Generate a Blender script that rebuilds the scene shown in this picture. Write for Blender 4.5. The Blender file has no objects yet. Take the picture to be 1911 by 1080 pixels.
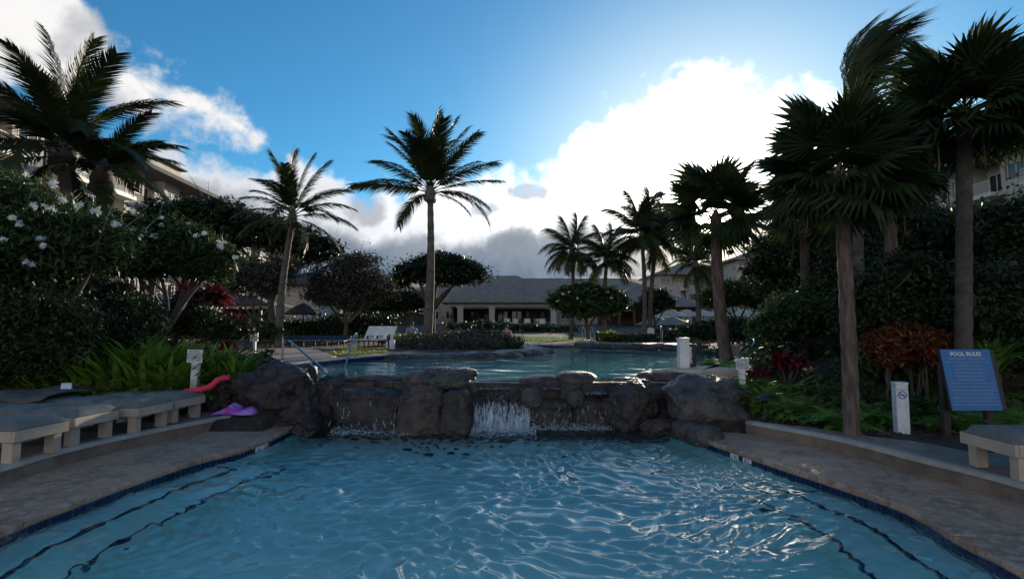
import bpy, bmesh, math, random
import numpy as np
from mathutils import Vector, Matrix, noise

S = bpy.context.scene
COL = S.collection
rad = math.radians
PI = math.pi

# ------------------------------------------------------------------ camera
CAM_Z = 1.70
PITCH = rad(4.12)
FPX = 1000.0                      # focal length in pixels of the 1911 px wide photograph
cd = bpy.data.cameras.new("camera")
cd.sensor_width = 36.0
cd.lens = 36.0 * FPX / 1911.0
cd.clip_start = 0.05
cd.clip_end = 9000.0
cam = bpy.data.objects.new("camera", cd)
cam.location = (0, 0, CAM_Z)
cam.rotation_euler = (rad(90) + PITCH, 0, 0)
COL.objects.link(cam)
S.camera = cam


def ray(px, py):
    u = (px - 955.5) / FPX
    v = (540.0 - py) / FPX
    return Vector((u, math.cos(PITCH) - math.sin(PITCH) * v, math.sin(PITCH) + math.cos(PITCH) * v))


def at_z(px, py, z):
    d = ray(px, py)
    t = (z - CAM_Z) / d.z
    return Vector((d.x * t, d.y * t, z))


def at_y(px, py, y):
    d = ray(px, py)
    t = y / d.y
    return Vector((d.x * t, y, CAM_Z + d.z * t))


def azel(px, py):
    d = ray(px, py).normalized()
    return math.atan2(d.x, d.y), math.asin(d.z)


# ------------------------------------------------------------------ light and sky
SUN_AZ, SUN_EL = azel(1318, 415)
S.view_settings.view_transform = 'Standard'
S.view_settings.look = 'None'
S.view_settings.gamma = 1.0
S.view_settings.use_curve_mapping = False
S.view_settings.exposure = 0.5
SKY_STRENGTH = 0.1

W = bpy.data.worlds.new("World")
S.world = W
W.use_nodes = True
nt = W.node_tree
nt.nodes.clear()


class NG:
    """small helper to write node maths"""
    def __init__(self, tree):
        self.t = tree

    def n(self, kind, **kw):
        nd = self.t.nodes.new(kind)
        for k, v in kw.items():
            setattr(nd, k, v)
        return nd

    def put(self, sock, val):
        if hasattr(val, 'is_output'):
            self.t.links.new(val, sock)
        else:
            sock.default_value = val

    def m(self, op, a, b=None, c=None, clamp=False):
        nd = self.n('ShaderNodeMath', operation=op, use_clamp=clamp)
        self.put(nd.inputs[0], a)
        if b is not None:
            self.put(nd.inputs[1], b)
        if c is not None:
            self.put(nd.inputs[2], c)
        return nd.outputs[0]

    def mix(self, f, a, b, blend='MIX'):
        nd = self.n('ShaderNodeMix', data_type='RGBA', blend_type=blend)
        self.put(nd.inputs[0], f)
        self.put(nd.inputs[6], a)
        self.put(nd.inputs[7], b)
        return nd.outputs[2]

    def sm(self, v, lo, hi, a=0.0, b=1.0):
        nd = self.n('ShaderNodeMapRange', interpolation_type='SMOOTHSTEP')
        self.put(nd.inputs[0], v)
        nd.inputs[1].default_value = lo
        nd.inputs[2].default_value = hi
        nd.inputs[3].default_value = a
        nd.inputs[4].default_value = b
        return nd.outputs[0]

    def curve(self, v, pts):
        """piecewise curve through (x, y) with x and y in 0..1"""
        nd = self.n('ShaderNodeFloatCurve')
        c = nd.mapping.curves[0]
        c.points[0].location = pts[0]
        c.points[1].location = pts[-1]
        for p in pts[1:-1]:
            c.points.new(*p)
        for p in c.points:
            p.handle_type = 'AUTO_CLAMPED'
        nd.mapping.update()
        self.put(nd.inputs['Value'], v)
        return nd.outputs[0]

    def noise(self, vec, scale, detail=4.0, rough=0.5, dist=0.0):
        nd = self.n('ShaderNodeTexNoise')
        if vec is not None:
            self.put(nd.inputs['Vector'], vec)
        nd.inputs['Scale'].default_value = scale
        nd.inputs['Detail'].default_value = detail
        nd.inputs['Roughness'].default_value = rough
        nd.inputs['Distortion'].default_value = dist
        return nd.outputs[0]


g = NG(nt)
tc = g.n('ShaderNodeTexCoord')
dirv = g.n('ShaderNodeVectorMath', operation='NORMALIZE')
nt.links.new(tc.outputs['Generated'], dirv.inputs[0])
dv = dirv.outputs[0]
sep = g.n('ShaderNodeSeparateXYZ')
nt.links.new(dv, sep.inputs[0])
az = g.m('ARCTAN2', sep.outputs[0], sep.outputs[1])
el = g.m('ARCSINE', sep.outputs[2])
az01 = g.m('MULTIPLY_ADD', az, 1 / (2 * PI), 0.5)
EL0, EL1 = -0.1, 0.9               # range in radians that the curves' 0..1 stands for


def crv(pairs, behind):
    """pixel control points of a cloud outline -> curve over azimuth"""
    pts = []
    for px, py in pairs:
        a, e = azel(px, py)
        pts.append((a / (2 * PI) + 0.5, (e - EL0) / (EL1 - EL0)))
    e0 = (behind - EL0) / (EL1 - EL0)
    return [(0.0, e0)] + pts + [(1.0, e0)]


n1 = g.noise(dv, 9.0, 7.0, 0.56, 0.3)
n2 = g.noise(dv, 3.2, 4.0, 0.5, 0.0)
n3 = g.noise(dv, 26.0, 5.0, 0.6, 0.2)
n1c = g.m('SUBTRACT', n1, 0.5)
n3c = g.m('SUBTRACT', n3, 0.5)
wob = g.m('ADD', g.m('MULTIPLY', n1c, 0.19), g.m('MULTIPLY', n3c, 0.10))

top = g.curve(az01, crv([(-600, 330), (-100, 300), (330, 306), (395, 296), (440, 318), (500, 322), (560, 288), (610, 300), (660, 345), (740, 330),
                         (850, 335), (930, 325), (1000, 345), (1050, 300), (1085, 240), (1130, 225), (1180, 190), (1240, 160),
                         (1330, 140), (1370, 165), (1450, 175), (1560, 190), (1700, 250), (1760, 320), (1911, 360), (2300, 330)], 0.62))
topE = g.m('MULTIPLY_ADD', top, EL1 - EL0, EL0)
d1 = g.m('ADD', g.m('SUBTRACT', topE, el), wob)
mask1 = g.sm(d1, -0.022, 0.034)
# upper-left drifting band
cen = g.curve(az01, crv([(-900, 60), (-200, 20), (0, 45), (100, 55), (170, 100), (250, 150), (330, 180), (400, 208), (450, 238), (500, 268), (540, 290)], 0.4))
hw = g.curve(az01, [(0.0, 0.11)] + [(azel(px, 200)[0] / (2 * PI) + 0.5, h) for px, h in
                                    ((-700, .10), (0, .085), (110, .075), (165, .045), (205, .03), (260, .045), (340, .045), (410, .045), (460, .034), (505, .02), (535, 0), (620, 0))] + [(1.0, 0.0)])
# the float curve cannot go below 0: shift the half width
cenE = g.m('MULTIPLY_ADD', cen, EL1 - EL0, EL0)
d2 = g.m('ADD', g.m('SUBTRACT', g.m('SUBTRACT', hw, 0.0), g.m('ABSOLUTE', g.m('SUBTRACT', el, cenE))), g.m('MULTIPLY', wob, 0.75))
gate = g.sm(az, azel(505, 270)[0], azel(545, 280)[0], 1.0, 0.0)
mask2 = g.m('MULTIPLY', g.sm(d2, -0.012, 0.03), gate)
# grey rain band low over the hills
low = g.curve(az01, crv([(-300, 330), (300, 325), (400, 340), (500, 385), (560, 405), (640, 424), (700, 432), (760, 440), (850, 450), (900, 444), (935, 420), (970, 416), (1010, 436),
                         (1060, 420), (1120, 424), (1200, 430), (1290, 428), (1360, 400), (1450, 375), (1600, 345), (1911, 300)], 0.16))
lowE = g.m('MULTIPLY_ADD', low, EL1 - EL0, EL0)
d3 = g.m('ADD', g.m('SUBTRACT', lowE, el), g.m('MULTIPLY', wob, 0.38))
mask3 = g.sm(d3, -0.006, 0.03)
# torn dark cloudlets in front of the white bank
extra = None
for px, py, rx, ry in ((683, 390, 34, 32), (752, 406, 14, 20), (905, 392, 26, 16), (980, 358, 42, 15), (1230, 350, 18, 22)):
    a0, e0 = azel(px, py)
    q = g.m('ADD', g.m('POWER', g.m('ABSOLUTE', g.m('DIVIDE', g.m('SUBTRACT', az, a0), rx / 1000)), 2.0),
            g.m('POWER', g.m('ABSOLUTE', g.m('DIVIDE', g.m('SUBTRACT', el, e0), ry / 1000)), 2.0))
    q = g.sm(g.m('ADD', q, g.m('MULTIPLY', n3c, -3.2)), 0.35, 1.5, 1.0, 0.0)
    extra = q if extra is None else g.m('MAXIMUM', extra, q)

sd = Vector((math.sin(SUN_AZ) * math.cos(SUN_EL), math.cos(SUN_AZ) * math.cos(SUN_EL), math.sin(SUN_EL)))
dot = g.n('ShaderNodeVectorMath', operation='DOT_PRODUCT')
nt.links.new(dv, dot.inputs[0])
dot.inputs[1].default_value = sd
sang = g.m('ARCCOSINE', g.m('MINIMUM', dot.outputs['Value'], 0.99999))
glow = g.m('EXPONENT', g.m('MULTIPLY', sang, -2.6))
halo = g.m('EXPONENT', g.m('MULTIPLY', sang, -20.0))
disc = g.sm(sang, 0.006, 0.017, 1.0, 0.0)

sky = g.n('ShaderNodeTexSky', sky_type='NISHITA', sun_disc=False)
sky.sun_elevation = SUN_EL
sky.sun_rotation = SUN_AZ
sky.air_density = 1.0
sky.dust_density = 0.35
sky.ozone_density = 2.5
skyc = g.mix(1.0, sky.outputs[0], (0.38, 1.0, 1.26, 1), 'MULTIPLY')
K = 1.0 / SKY_STRENGTH
white = g.mix(g.sm(glow, 0.18, 0.62), (0.56 * K, 0.58 * K, 0.61 * K, 1), (0.62 * K, 0.62 * K, 0.60 * K, 1))
grey = g.mix(g.sm(sang, 0.25, 0.95), (0.19 * K, 0.21 * K, 0.25 * K, 1), (0.33 * K, 0.34 * K, 0.37 * K, 1))
# bank: bright rim, greyer inside where it is thick and away from the sun
inner = g.m('MULTIPLY', g.sm(d1, 0.018, 0.06), g.sm(sang, 0.66, 0.98))
bank = g.mix(inner, white, grey)
bank = g.mix(g.m('MULTIPLY', g.sm(g.m('ADD', g.m('MULTIPLY', n2, .5), g.m('MULTIPLY', n1, .5)), 0.44, 0.66), 0.30), bank, grey)
lowgrey = g.mix(g.sm(el, 0.07, 0.22), (0.105 * K, 0.15 * K, 0.22 * K, 1), (0.22 * K, 0.245 * K, 0.28 * K, 1))
lowgrey = g.mix(g.m('MULTIPLY', g.sm(n1, 0.42, 0.68), 0.35), lowgrey, (0.34 * K, 0.36 * K, 0.38 * K, 1))
front = g.sm(sang, 1.25, 2.0)  # whitens the unseen clouds opposite the sun to add front fill
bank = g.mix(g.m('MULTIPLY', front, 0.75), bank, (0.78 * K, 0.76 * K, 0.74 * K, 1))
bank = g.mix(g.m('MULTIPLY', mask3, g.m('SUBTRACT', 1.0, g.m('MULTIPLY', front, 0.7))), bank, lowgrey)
bank = g.mix(g.m('MULTIPLY', extra, 0.85), bank, grey)
ul = g.mix(g.m('MULTIPLY', g.sm(n1, 0.45, 0.66), 0.8), (0.68 * K, 0.67 * K, 0.66 * K, 1), grey)
# pale veil round the sun
skyv = g.mix(g.m('MULTIPLY', g.sm(glow, 0.25, 0.7), 0.75), skyc, (0.52 * K, 0.62 * K, 0.67 * K, 1))
skyv = g.mix(g.m('MULTIPLY', g.m('EXPONENT', g.m('MULTIPLY', sang, -7.0)), 1.0), skyv, (1.0 * K, 1.0 * K, 0.98 * K, 1))
c = g.mix(mask2, skyv, ul)
warm = g.m('MULTIPLY', g.m('EXPONENT', g.m('MULTIPLY', sang, -5.0)), 4.2)
boost = g.m('ADD', 1.0, g.m('MULTIPLY', warm, g.m('SUBTRACT', 1.0, mask3)))
bank = g.mix(1.0, bank, g.m('MULTIPLY', boost, 1.0), 'MULTIPLY')
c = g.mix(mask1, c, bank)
add = g.m('ADD', g.m('MULTIPLY', halo, 4.5 * K), g.m('MULTIPLY', disc, 40.0 * K))
sunc = g.mix(1.0, (1.0, 0.86, 0.62, 1), add, 'MULTIPLY')
c = g.mix(1.0, c, sunc, 'ADD')
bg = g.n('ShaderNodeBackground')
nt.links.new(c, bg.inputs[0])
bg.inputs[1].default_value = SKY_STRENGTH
wo = g.n('ShaderNodeOutputWorld')
nt.links.new(bg.outputs[0], wo.inputs[0])
W.cycles.sampling_method = 'MANUAL'
W.cycles.sample_map_resolution = 1024

sl = bpy.data.lights.new("sun", 'SUN')
sl.energy = 5.0
sl.angle = rad(0.6)
sl.color = (1.0, 0.87, 0.68)
so = bpy.data.objects.new("sun", sl)
so.rotation_euler = (-sd).to_track_quat('-Z', 'Y').to_euler()
so.location = (10, 30, 20)
COL.objects.link(so)

# ------------------------------------------------------------------ helpers
def smooth(a, b, x):
    t = min(1.0, max(0.0, (x - a) / (b - a)))
    return t * t * (3 - 2 * t)


def tag(o, label=None, cat=None, group=None, kind=None):
    if label:
        o['label'] = label
    if cat:
        o['category'] = cat
    if group:
        o['group'] = group
    if kind:
        o['kind'] = kind
    return o


def link(name, me, parent=None, loc=None, rot=None, scale=None):
    o = bpy.data.objects.new(name, me)
    COL.objects.link(o)
    if parent is not None:
        o.parent = parent
    if loc is not None:
        o.location = loc
    if rot is not None:
        o.rotation_euler = rot
    if scale is not None:
        o.scale = (scale,) * 3 if isinstance(scale, (int, float)) else scale
    return o


def thing(name, label, cat, loc=(0, 0, 0), rz=0.0, group=None):
    o = bpy.data.objects.new(name, None)
    COL.objects.link(o)
    o.empty_display_size = 0.2
    o.location = loc
    o.rotation_euler = (0, 0, rz)
    return tag(o, label, cat, group)


def kids(o):
    return [c for c in bpy.data.objects if c.parent == o]


def copy_tree(o, loc, rot=None, label=None, parent=None, group=None):
    r = o.copy()
    COL.objects.link(r)
    if parent is None:
        r.location = loc
        if rot is not None:
            r.rotation_euler = rot
        if label:
            r['label'] = label
        if group:
            r['group'] = group
    else:
        r.parent = parent
    for ch in list(o.children):
        copy_tree(ch, None, parent=r)
    return r


def npmesh(name, V, F, mat=None, smooth_=False):
    """V (n,3), F (m,k) -> mesh, fast"""
    V = np.asarray(V, dtype=np.float32)
    F = np.asarray(F, dtype=np.int32)
    me = bpy.data.meshes.new(name)
    k = F.shape[1]
    me.vertices.add(len(V))
    me.vertices.foreach_set('co', V.ravel())
    me.loops.add(F.size)
    me.loops.foreach_set('vertex_index', F.ravel())
    me.polygons.add(len(F))
    me.polygons.foreach_set('loop_start', np.arange(0, F.size, k, dtype=np.int32))
    me.polygons.foreach_set('loop_total', np.full(len(F), k, dtype=np.int32))
    if smooth_:
        me.polygons.foreach_set('use_smooth', np.ones(len(F), dtype=bool))
    me.update(calc_edges=True)
    if mat:
        me.materials.append(mat)
    return me


class MB:
    def __init__(self):
        self.v = []
        self.f = []

    def add(self, vs, fs):
        b = len(self.v)
        self.v += [tuple(p) for p in vs]
        self.f += [tuple(b + i for i in f) for f in fs]
        return self

    def box(self, x0, x1, y0, y1, z0, z1, M=None):
        vs = [(x0, y0, z0), (x1, y0, z0), (x1, y1, z0), (x0, y1, z0), (x0, y0, z1), (x1, y0, z1), (x1, y1, z1), (x0, y1, z1)]
        if M is not None:
            vs = [tuple(M @ Vector(p)) for p in vs]
        return self.add(vs, [(0, 3, 2, 1), (4, 5, 6, 7), (0, 1, 5, 4), (1, 2, 6, 5), (2, 3, 7, 6), (3, 0, 4, 7)])

    def tube(self, pts, rs, n=8, cap=True):
        pts = [Vector(p) for p in pts]
        if not hasattr(rs, '__len__'):
            rs = [rs] * len(pts)
        vs, fs = [], []
        up = Vector((0.0, 0.0, 1.0))
        t0 = (pts[1] - pts[0]).normalized()
        a = t0.cross(up)
        if a.length < 0.1:
            a = t0.cross(Vector((1, 0, 0)))
        a.normalize()
        for i, p in enumerate(pts):
            t = (pts[min(i + 1, len(pts) - 1)] - pts[max(i - 1, 0)]).normalized()
            a = (a - t * a.dot(t)).normalized()
            b = t.cross(a)
            for k in range(n):
                th = 2 * PI * k / n
                vs.append(p + (a * math.cos(th) + b * math.sin(th)) * rs[i])
        for i in range(len(pts) - 1):
            for k in range(n):
                k2 = (k + 1) % n
                fs.append((i * n + k, i * n + k2, (i + 1) * n + k2, (i + 1) * n + k))
        if cap:
            fs.append(tuple(reversed(range(n))))
            fs.append(tuple((len(pts) - 1) * n + k for k in range(n)))
        return self.add(vs, fs)

    def prism(self, poly, z0, z1):
        """poly: list of (x,y) or (x,y) with callable; flat top and bottom"""
        n = len(poly)
        vs = [(p[0], p[1], z0) for p in poly] + [(p[0], p[1], z1) for p in poly]
        fs = [tuple(reversed(range(n))), tuple(range(n, 2 * n))]
        for i in range(n):
            j = (i + 1) % n
            fs.append((i, j, n + j, n + i))
        return self.add(vs, fs)

    def lathe(self, prof, n=16, c=(0, 0)):
        vs, fs = [], []
        for r, z in prof:
            for k in range(n):
                th = 2 * PI * k / n
                vs.append((c[0] + r * math.cos(th), c[1] + r * math.sin(th), z))
        for i in range(len(prof) - 1):
            for k in range(n):
                k2 = (k + 1) % n
                fs.append((i * n + k, i * n + k2, (i + 1) * n + k2, (i + 1) * n + k))
        fs.append(tuple(reversed(range(n))))
        fs.append(tuple((len(prof) - 1) * n + k for k in range(n)))
        return self.add(vs, fs)

    def mesh(self, name, mat, smooth_=False, bevel=0.0):
        me = bpy.data.meshes.new(name)
        me.from_pydata(self.v, [], self.f)
        if bevel > 0:
            bm = bmesh.new()
            bm.from_mesh(me)
            bmesh.ops.remove_doubles(bm, verts=bm.verts, dist=1e-5)
            bmesh.ops.bevel(bm, geom=[e for e in bm.edges if len(e.link_faces) == 2 and e.calc_face_angle(0) > 0.6],
                            offset=bevel, segments=2, affect='EDGES', profile=0.6)
            bm.to_mesh(me)
            bm.free()
        else:
            bm = bmesh.new()
            bm.from_mesh(me)
            bmesh.ops.recalc_face_normals(bm, faces=bm.faces)
            bm.to_mesh(me)
            bm.free()
        if smooth_:
            me.polygons.foreach_set('use_smooth', [True] * len(me.polygons))
        me.materials.append(mat)
        return me

    def build(self, name, mat, parent=None, smooth_=False, bevel=0.0, loc=None, rot=None):
        return link(name, self.mesh(name, mat, smooth_, bevel), parent, loc, rot)


def catmull(pts, m=8):
    pts = [Vector(p) for p in pts]
    P = [pts[0] * 2 - pts[1]] + pts + [pts[-1] * 2 - pts[-2]]
    out = []
    for i in range(1, len(P) - 2):
        for k in range(m):
            t = k / m
            p0, p1, p2, p3 = P[i - 1], P[i], P[i + 1], P[i + 2]
            out.append(0.5 * ((2 * p1) + (p2 - p0) * t + (2 * p0 - 5 * p1 + 4 * p2 - p3) * t * t + (3 * p1 - p0 - 3 * p2 + p3) * t ** 3))
    out.append(pts[-1])
    return out


# ------------------------------------------------------------------ materials
def mat_base(name):
    m = bpy.data.materials.new(name)
    m.use_nodes = True
    t = m.node_tree
    b = t.nodes['Principled BSDF']
    return m, t, b, NG(t)


def mat(name, c1, c2=None, scale=4.0, rough=0.6, metal=0.0, bump=0.0, bscale=None, detail=6.0, c3=None, lo=0.35, hi=0.65, spec=0.5, island=0.0, stretch=None):
    m, t, b, G = mat_base(name)
    co = G.n('ShaderNodeTexCoord').outputs['Object']
    if stretch:
        mp = G.n('ShaderNodeMapping')
        t.links.new(co, mp.inputs[0])
        mp.inputs['Scale'].default_value = stretch
        co = mp.outputs[0]
    c2 = c2 or tuple(x * 0.75 for x in c1)
    nz = G.noise(co, scale, detail, 0.6)
    f = G.sm(nz, lo, hi)
    col = G.mix(f, (*c1, 1), (*c2, 1))
    if c3:
        nz2 = G.noise(co, scale * 3.7, 3.0, 0.6)
        col = G.mix(G.sm(nz2, 0.52, 0.68), col, (*c3, 1))
    if island > 0:
        gi = G.n('ShaderNodeNewGeometry').outputs['Random Per Island']
        col = G.mix(1.0, col, G.mix(gi, (1 - island,) * 3 + (1,), (1 + island * 0.7,) * 3 + (1,)), 'MULTIPLY')
    t.links.new(col, b.inputs['Base Color'])
    b.inputs['Roughness'].default_value = rough
    b.inputs['Metallic'].default_value = metal
    b.inputs['Specular IOR Level'].default_value = spec
    if bump > 0:
        bn = G.n('ShaderNodeBump')
        bn.inputs['Strength'].default_value = 1.0
        bn.inputs['Distance'].default_value = bump
        t.links.new(G.noise(co, bscale or scale * 5, 5.0, 0.6), bn.inputs['Height'])
        t.links.new(bn.outputs[0], b.inputs['Normal'])
    return m


def leaf_mat(name, c1, c2, trans=0.25, rough=0.5, c3=None, spec=0.2):
    m, t, b, G = mat_base(name)
    gi = G.n('ShaderNodeNewGeometry').outputs['Random Per Island']
    co = G.n('ShaderNodeTexCoord').outputs['Object']
    nz = G.noise(co, 1.3, 3.0, 0.6)
    f = G.m('ADD', G.m('MULTIPLY', gi, 0.6), G.m('MULTIPLY', G.sm(nz, 0.35, 0.65), 0.4))
    col = G.mix(f, (*c1, 1), (*c2, 1))
    if c3:
        col = G.mix(G.sm(gi, 0.9, 0.93), col, (*c3, 1))
    t.links.new(col, b.inputs['Base Color'])
    b.inputs['Roughness'].default_value = rough
    b.inputs['Specular IOR Level'].default_value = spec
    tr = G.n('ShaderNodeBsdfTranslucent')
    t.links.new(col, tr.inputs[0])
    mx = G.n('ShaderNodeMixShader')
    mx.inputs[0].default_value = trans
    t.links.new(b.outputs[0], mx.inputs[1])
    t.links.new(tr.outputs[0], mx.inputs[2])
    out = t.nodes['Material Output']
    t.links.new(mx.outputs[0], out.inputs[0])
    return m


M = {}
M['palm'] = leaf_mat('palm_leaf', (0.026, 0.04, 0.014), (0.05, 0.062, 0.02), 0.18, 0.45)
M['fan'] = leaf_mat('fan_leaf', (0.02, 0.036, 0.012), (0.04, 0.06, 0.016), 0.16, 0.42)
M['dry'] = leaf_mat('dry_leaf', (0.16, 0.11, 0.06), (0.24, 0.17, 0.09), 0.2, 0.8)
M['trunk'] = mat('palm_trunk', (0.17, 0.14, 0.115), (0.09, 0.075, 0.062), 3.0, 0.9, bump=0.02, bscale=14, stretch=(1, 1, 2.5))
M['fantrunk'] = mat('fan_palm_trunk', (0.20, 0.135, 0.105), (0.08, 0.056, 0.046), 5.0, 0.9, bump=0.03, bscale=9, stretch=(3, 3, 0.6))
M['bark'] = mat('bark', (0.11, 0.09, 0.075), (0.06, 0.05, 0.043), 6.0, 0.9, bump=0.02, bscale=18)
M['leaf_dark'] = leaf_mat('dark_foliage', (0.022, 0.036, 0.014), (0.042, 0.06, 0.022), 0.12, 0.45)
M['leaf_mid'] = leaf_mat('mid_foliage', (0.030, 0.056, 0.020), (0.058, 0.092, 0.028), 0.2, 0.45)
M['leaf_olive'] = leaf_mat('olive_foliage', (0.06, 0.065, 0.045), (0.09, 0.085, 0.06), 0.12, 0.6)
M['strap'] = leaf_mat('strap_leaf', (0.13, 0.25, 0.03), (0.25, 0.35, 0.05), 0.35, 0.4)
M['fern'] = leaf_mat('fern_leaf', (0.11, 0.24, 0.045), (0.20, 0.34, 0.07), 0.2, 0.5)
M['red_leaf'] = leaf_mat('red_leaf', (0.11, 0.012, 0.02), (0.17, 0.02, 0.032), 0.25, 0.4)
M['croton'] = leaf_mat('croton_leaf', (0.17, 0.045, 0.022), (0.07, 0.035, 0.018), 0.25, 0.4, c3=(0.38, 0.24, 0.06))
M['yellow_leaf'] = leaf_mat('yellow_foliage', (0.20, 0.20, 0.02), (0.12, 0.16, 0.025), 0.2, 0.5)
M['petal'] = mat('petal', (0.85, 0.85, 0.82), (0.78, 0.78, 0.72), 9, 0.6)
M['lawn'] = mat('lawn_grass', (0.05, 0.13, 0.02), (0.07, 0.16, 0.03), 5, 0.9, bump=0.02, bscale=60)
M['soil'] = mat('soil', (0.055, 0.042, 0.032), (0.03, 0.024, 0.02), 6, 0.95, bump=0.04, bscale=22, c3=(0.09, 0.07, 0.05))
M['white'] = mat('white_paint', (0.80, 0.81, 0.82), (0.70, 0.71, 0.72), 5, 0.45, c3=(0.62, 0.62, 0.60))
M['beige'] = mat('beige_frame_paint', (0.52, 0.42, 0.33), (0.43, 0.35, 0.27), 6, 0.55, bump=0.002, bscale=40)
M['cushion'] = mat('cushion_fabric', (0.19, 0.20, 0.185), (0.14, 0.15, 0.14), 9, 0.9, bump=0.004, bscale=150)
M['cushion_dark'] = mat('dark_fabric', (0.12, 0.115, 0.10), (0.085, 0.08, 0.07), 9, 0.9, bump=0.004, bscale=90)
M['rock'] = mat('lava_rock', (0.085, 0.068, 0.06), (0.03, 0.025, 0.024), 3.2, 0.5, bump=0.07, bscale=7, c3=(0.12, 0.10, 0.085), detail=9)
def rock_mat(name, c1, c2, c3, scale):
    m, t, b, G = mat_base(name)
    co = G.n('ShaderNodeTexCoord').outputs['Object']
    a_ = G.noise(co, scale, 9.0, 0.62)
    f = G.noise(co, scale * 6, 6.0, 0.65)
    wv = G.n('ShaderNodeTexVoronoi', feature='DISTANCE_TO_EDGE')
    nz = G.n('ShaderNodeTexNoise')
    t.links.new(co, nz.inputs['Vector'])
    nz.inputs['Scale'].default_value = 3.0
    sc = G.n('ShaderNodeVectorMath', operation='SCALE')
    t.links.new(nz.outputs['Color'], sc.inputs[0])
    sc.inputs['Scale'].default_value = 0.9
    ad = G.n('ShaderNodeVectorMath', operation='ADD')
    t.links.new(co, ad.inputs[0])
    t.links.new(sc.outputs[0], ad.inputs[1])
    t.links.new(ad.outputs[0], wv.inputs['Vector'])
    wv.inputs['Scale'].default_value = 1.15
    cr = G.m('MULTIPLY', G.sm(wv.outputs['Distance'], 0.0, 0.045, 1.0, 0.0), G.sm(a_, 0.46, 0.58, 0.0, 1.0))
    col = G.mix(G.sm(a_, 0.36, 0.64), (*c1, 1), (*c2, 1))
    col = G.mix(G.m('MULTIPLY', G.sm(f, 0.5, 0.7), .7), col, (*c3, 1))
    mp = G.n('ShaderNodeMapping')
    t.links.new(co, mp.inputs[0])
    mp.inputs['Scale'].default_value = (9, 9, 0.8)
    stn = G.sm(G.noise(mp.outputs[0], 1.0, 4.0, 0.6), 0.60, 0.74)
    col = G.mix(G.m('MULTIPLY', stn, .45), col, (0.20, 0.165, 0.13, 1))
    col = G.mix(G.m('MULTIPLY', cr, .25), col, (0.015, 0.013, 0.012, 1))
    t.links.new(col, b.inputs['Base Color'])
    t.links.new(G.m('MULTIPLY_ADD', a_, 0.6, 0.12), b.inputs['Roughness'])
    bn = G.n('ShaderNodeBump')
    bn.inputs['Distance'].default_value = 0.09
    h = G.m('ADD', G.m('ADD', G.m('MULTIPLY', a_, .8), G.m('MULTIPLY', f, .35)), G.m('MULTIPLY', cr, -.12))
    t.links.new(h, bn.inputs['Height'])
    t.links.new(bn.outputs[0], b.inputs['Normal'])
    return m


M['rock_red'] = mat('reddish_rock', (0.13, 0.08, 0.065), (0.045, 0.034, 0.03), 3.6, 0.48, bump=0.06, bscale=8, c3=(0.09, 0.075, 0.065), detail=9)
M['rock_grey'] = mat('grey_rock', (0.135, 0.12, 0.11), (0.05, 0.045, 0.043), 4.2, 0.48, bump=0.055, bscale=9, c3=(0.035, 0.032, 0.032), detail=9)
M['rock'] = rock_mat('lava_rock', (0.055, 0.044, 0.04), (0.018, 0.016, 0.016), (0.10, 0.082, 0.07), 3.4)
M['rock_red'] = rock_mat('reddish_rock', (0.11, 0.068, 0.055), (0.038, 0.028, 0.025), (0.08, 0.065, 0.058), 3.2)
M['rock_grey'] = rock_mat('grey_rock', (0.115, 0.10, 0.09), (0.045, 0.04, 0.038), (0.16, 0.14, 0.12), 3.6)
M['steel'] = mat('stainless_steel', (0.62, 0.62, 0.62), (0.55, 0.55, 0.55), 5, 0.22, metal=1.0)
M['darkmetal'] = mat('dark_metal', (0.03, 0.03, 0.032), (0.02, 0.02, 0.02), 5, 0.4)
M['darkwood'] = mat('dark_wood', (0.045, 0.03, 0.024), (0.025, 0.018, 0.015), 8, 0.6, stretch=(6, 6, 1))
M['roof'] = mat('roof_shingle', (0.26, 0.22, 0.18), (0.19, 0.165, 0.14), 1.2, 0.85, bump=0.03, bscale=7)
M['roof_brown'] = mat('brown_roof', (0.10, 0.07, 0.055), (0.07, 0.05, 0.04), 2, 0.9, bump=0.03, bscale=9)
M['stucco'] = mat('stucco', (0.30, 0.27, 0.24), (0.24, 0.22, 0.195), 0.8, 0.9, bump=0.004, bscale=30)
M['stucco_white'] = mat('white_stucco', (0.46, 0.44, 0.41), (0.39, 0.37, 0.35), 0.8, 0.9, bump=0.004, bscale=30)
M['trim'] = mat('white_trim', (0.66, 0.65, 0.62), (0.6, 0.59, 0.56), 2, 0.6)
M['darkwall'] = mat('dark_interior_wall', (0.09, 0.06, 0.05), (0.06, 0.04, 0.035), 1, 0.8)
M['window'] = mat('window_glass', (0.03, 0.04, 0.05), (0.02, 0.025, 0.03), 1, 0.06, spec=0.8)
M['skin'] = mat('skin', (0.46, 0.27, 0.19), (0.42, 0.24, 0.17), 5, 0.55)
M['hair'] = mat('hair', (0.04, 0.03, 0.025), (0.03, 0.02, 0.02), 9, 0.7)
M['red_cloth'] = mat('red_cloth', (0.32, 0.03, 0.035), (0.24, 0.02, 0.03), 9, 0.8)
M['purple_cloth'] = mat('lilac_cloth', (0.28, 0.25, 0.45), (0.22, 0.2, 0.38), 9, 0.8)
M['navy_cloth'] = mat('navy_cloth', (0.03, 0.035, 0.07), (0.025, 0.03, 0.05), 9, 0.8)
M['white_cloth'] = mat('white_cloth', (0.78, 0.78, 0.78), (0.7, 0.7, 0.7), 9, 0.85)
M['fruit'] = mat('palm_fruit', (0.05, 0.035, 0.03), (0.09, 0.05, 0.04), 9, 0.7, bump=0.02, bscale=30)
M['stalk'] = mat('palm_stalk', (0.12, 0.12, 0.04), (0.09, 0.08, 0.035), 4, 0.6)
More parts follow.
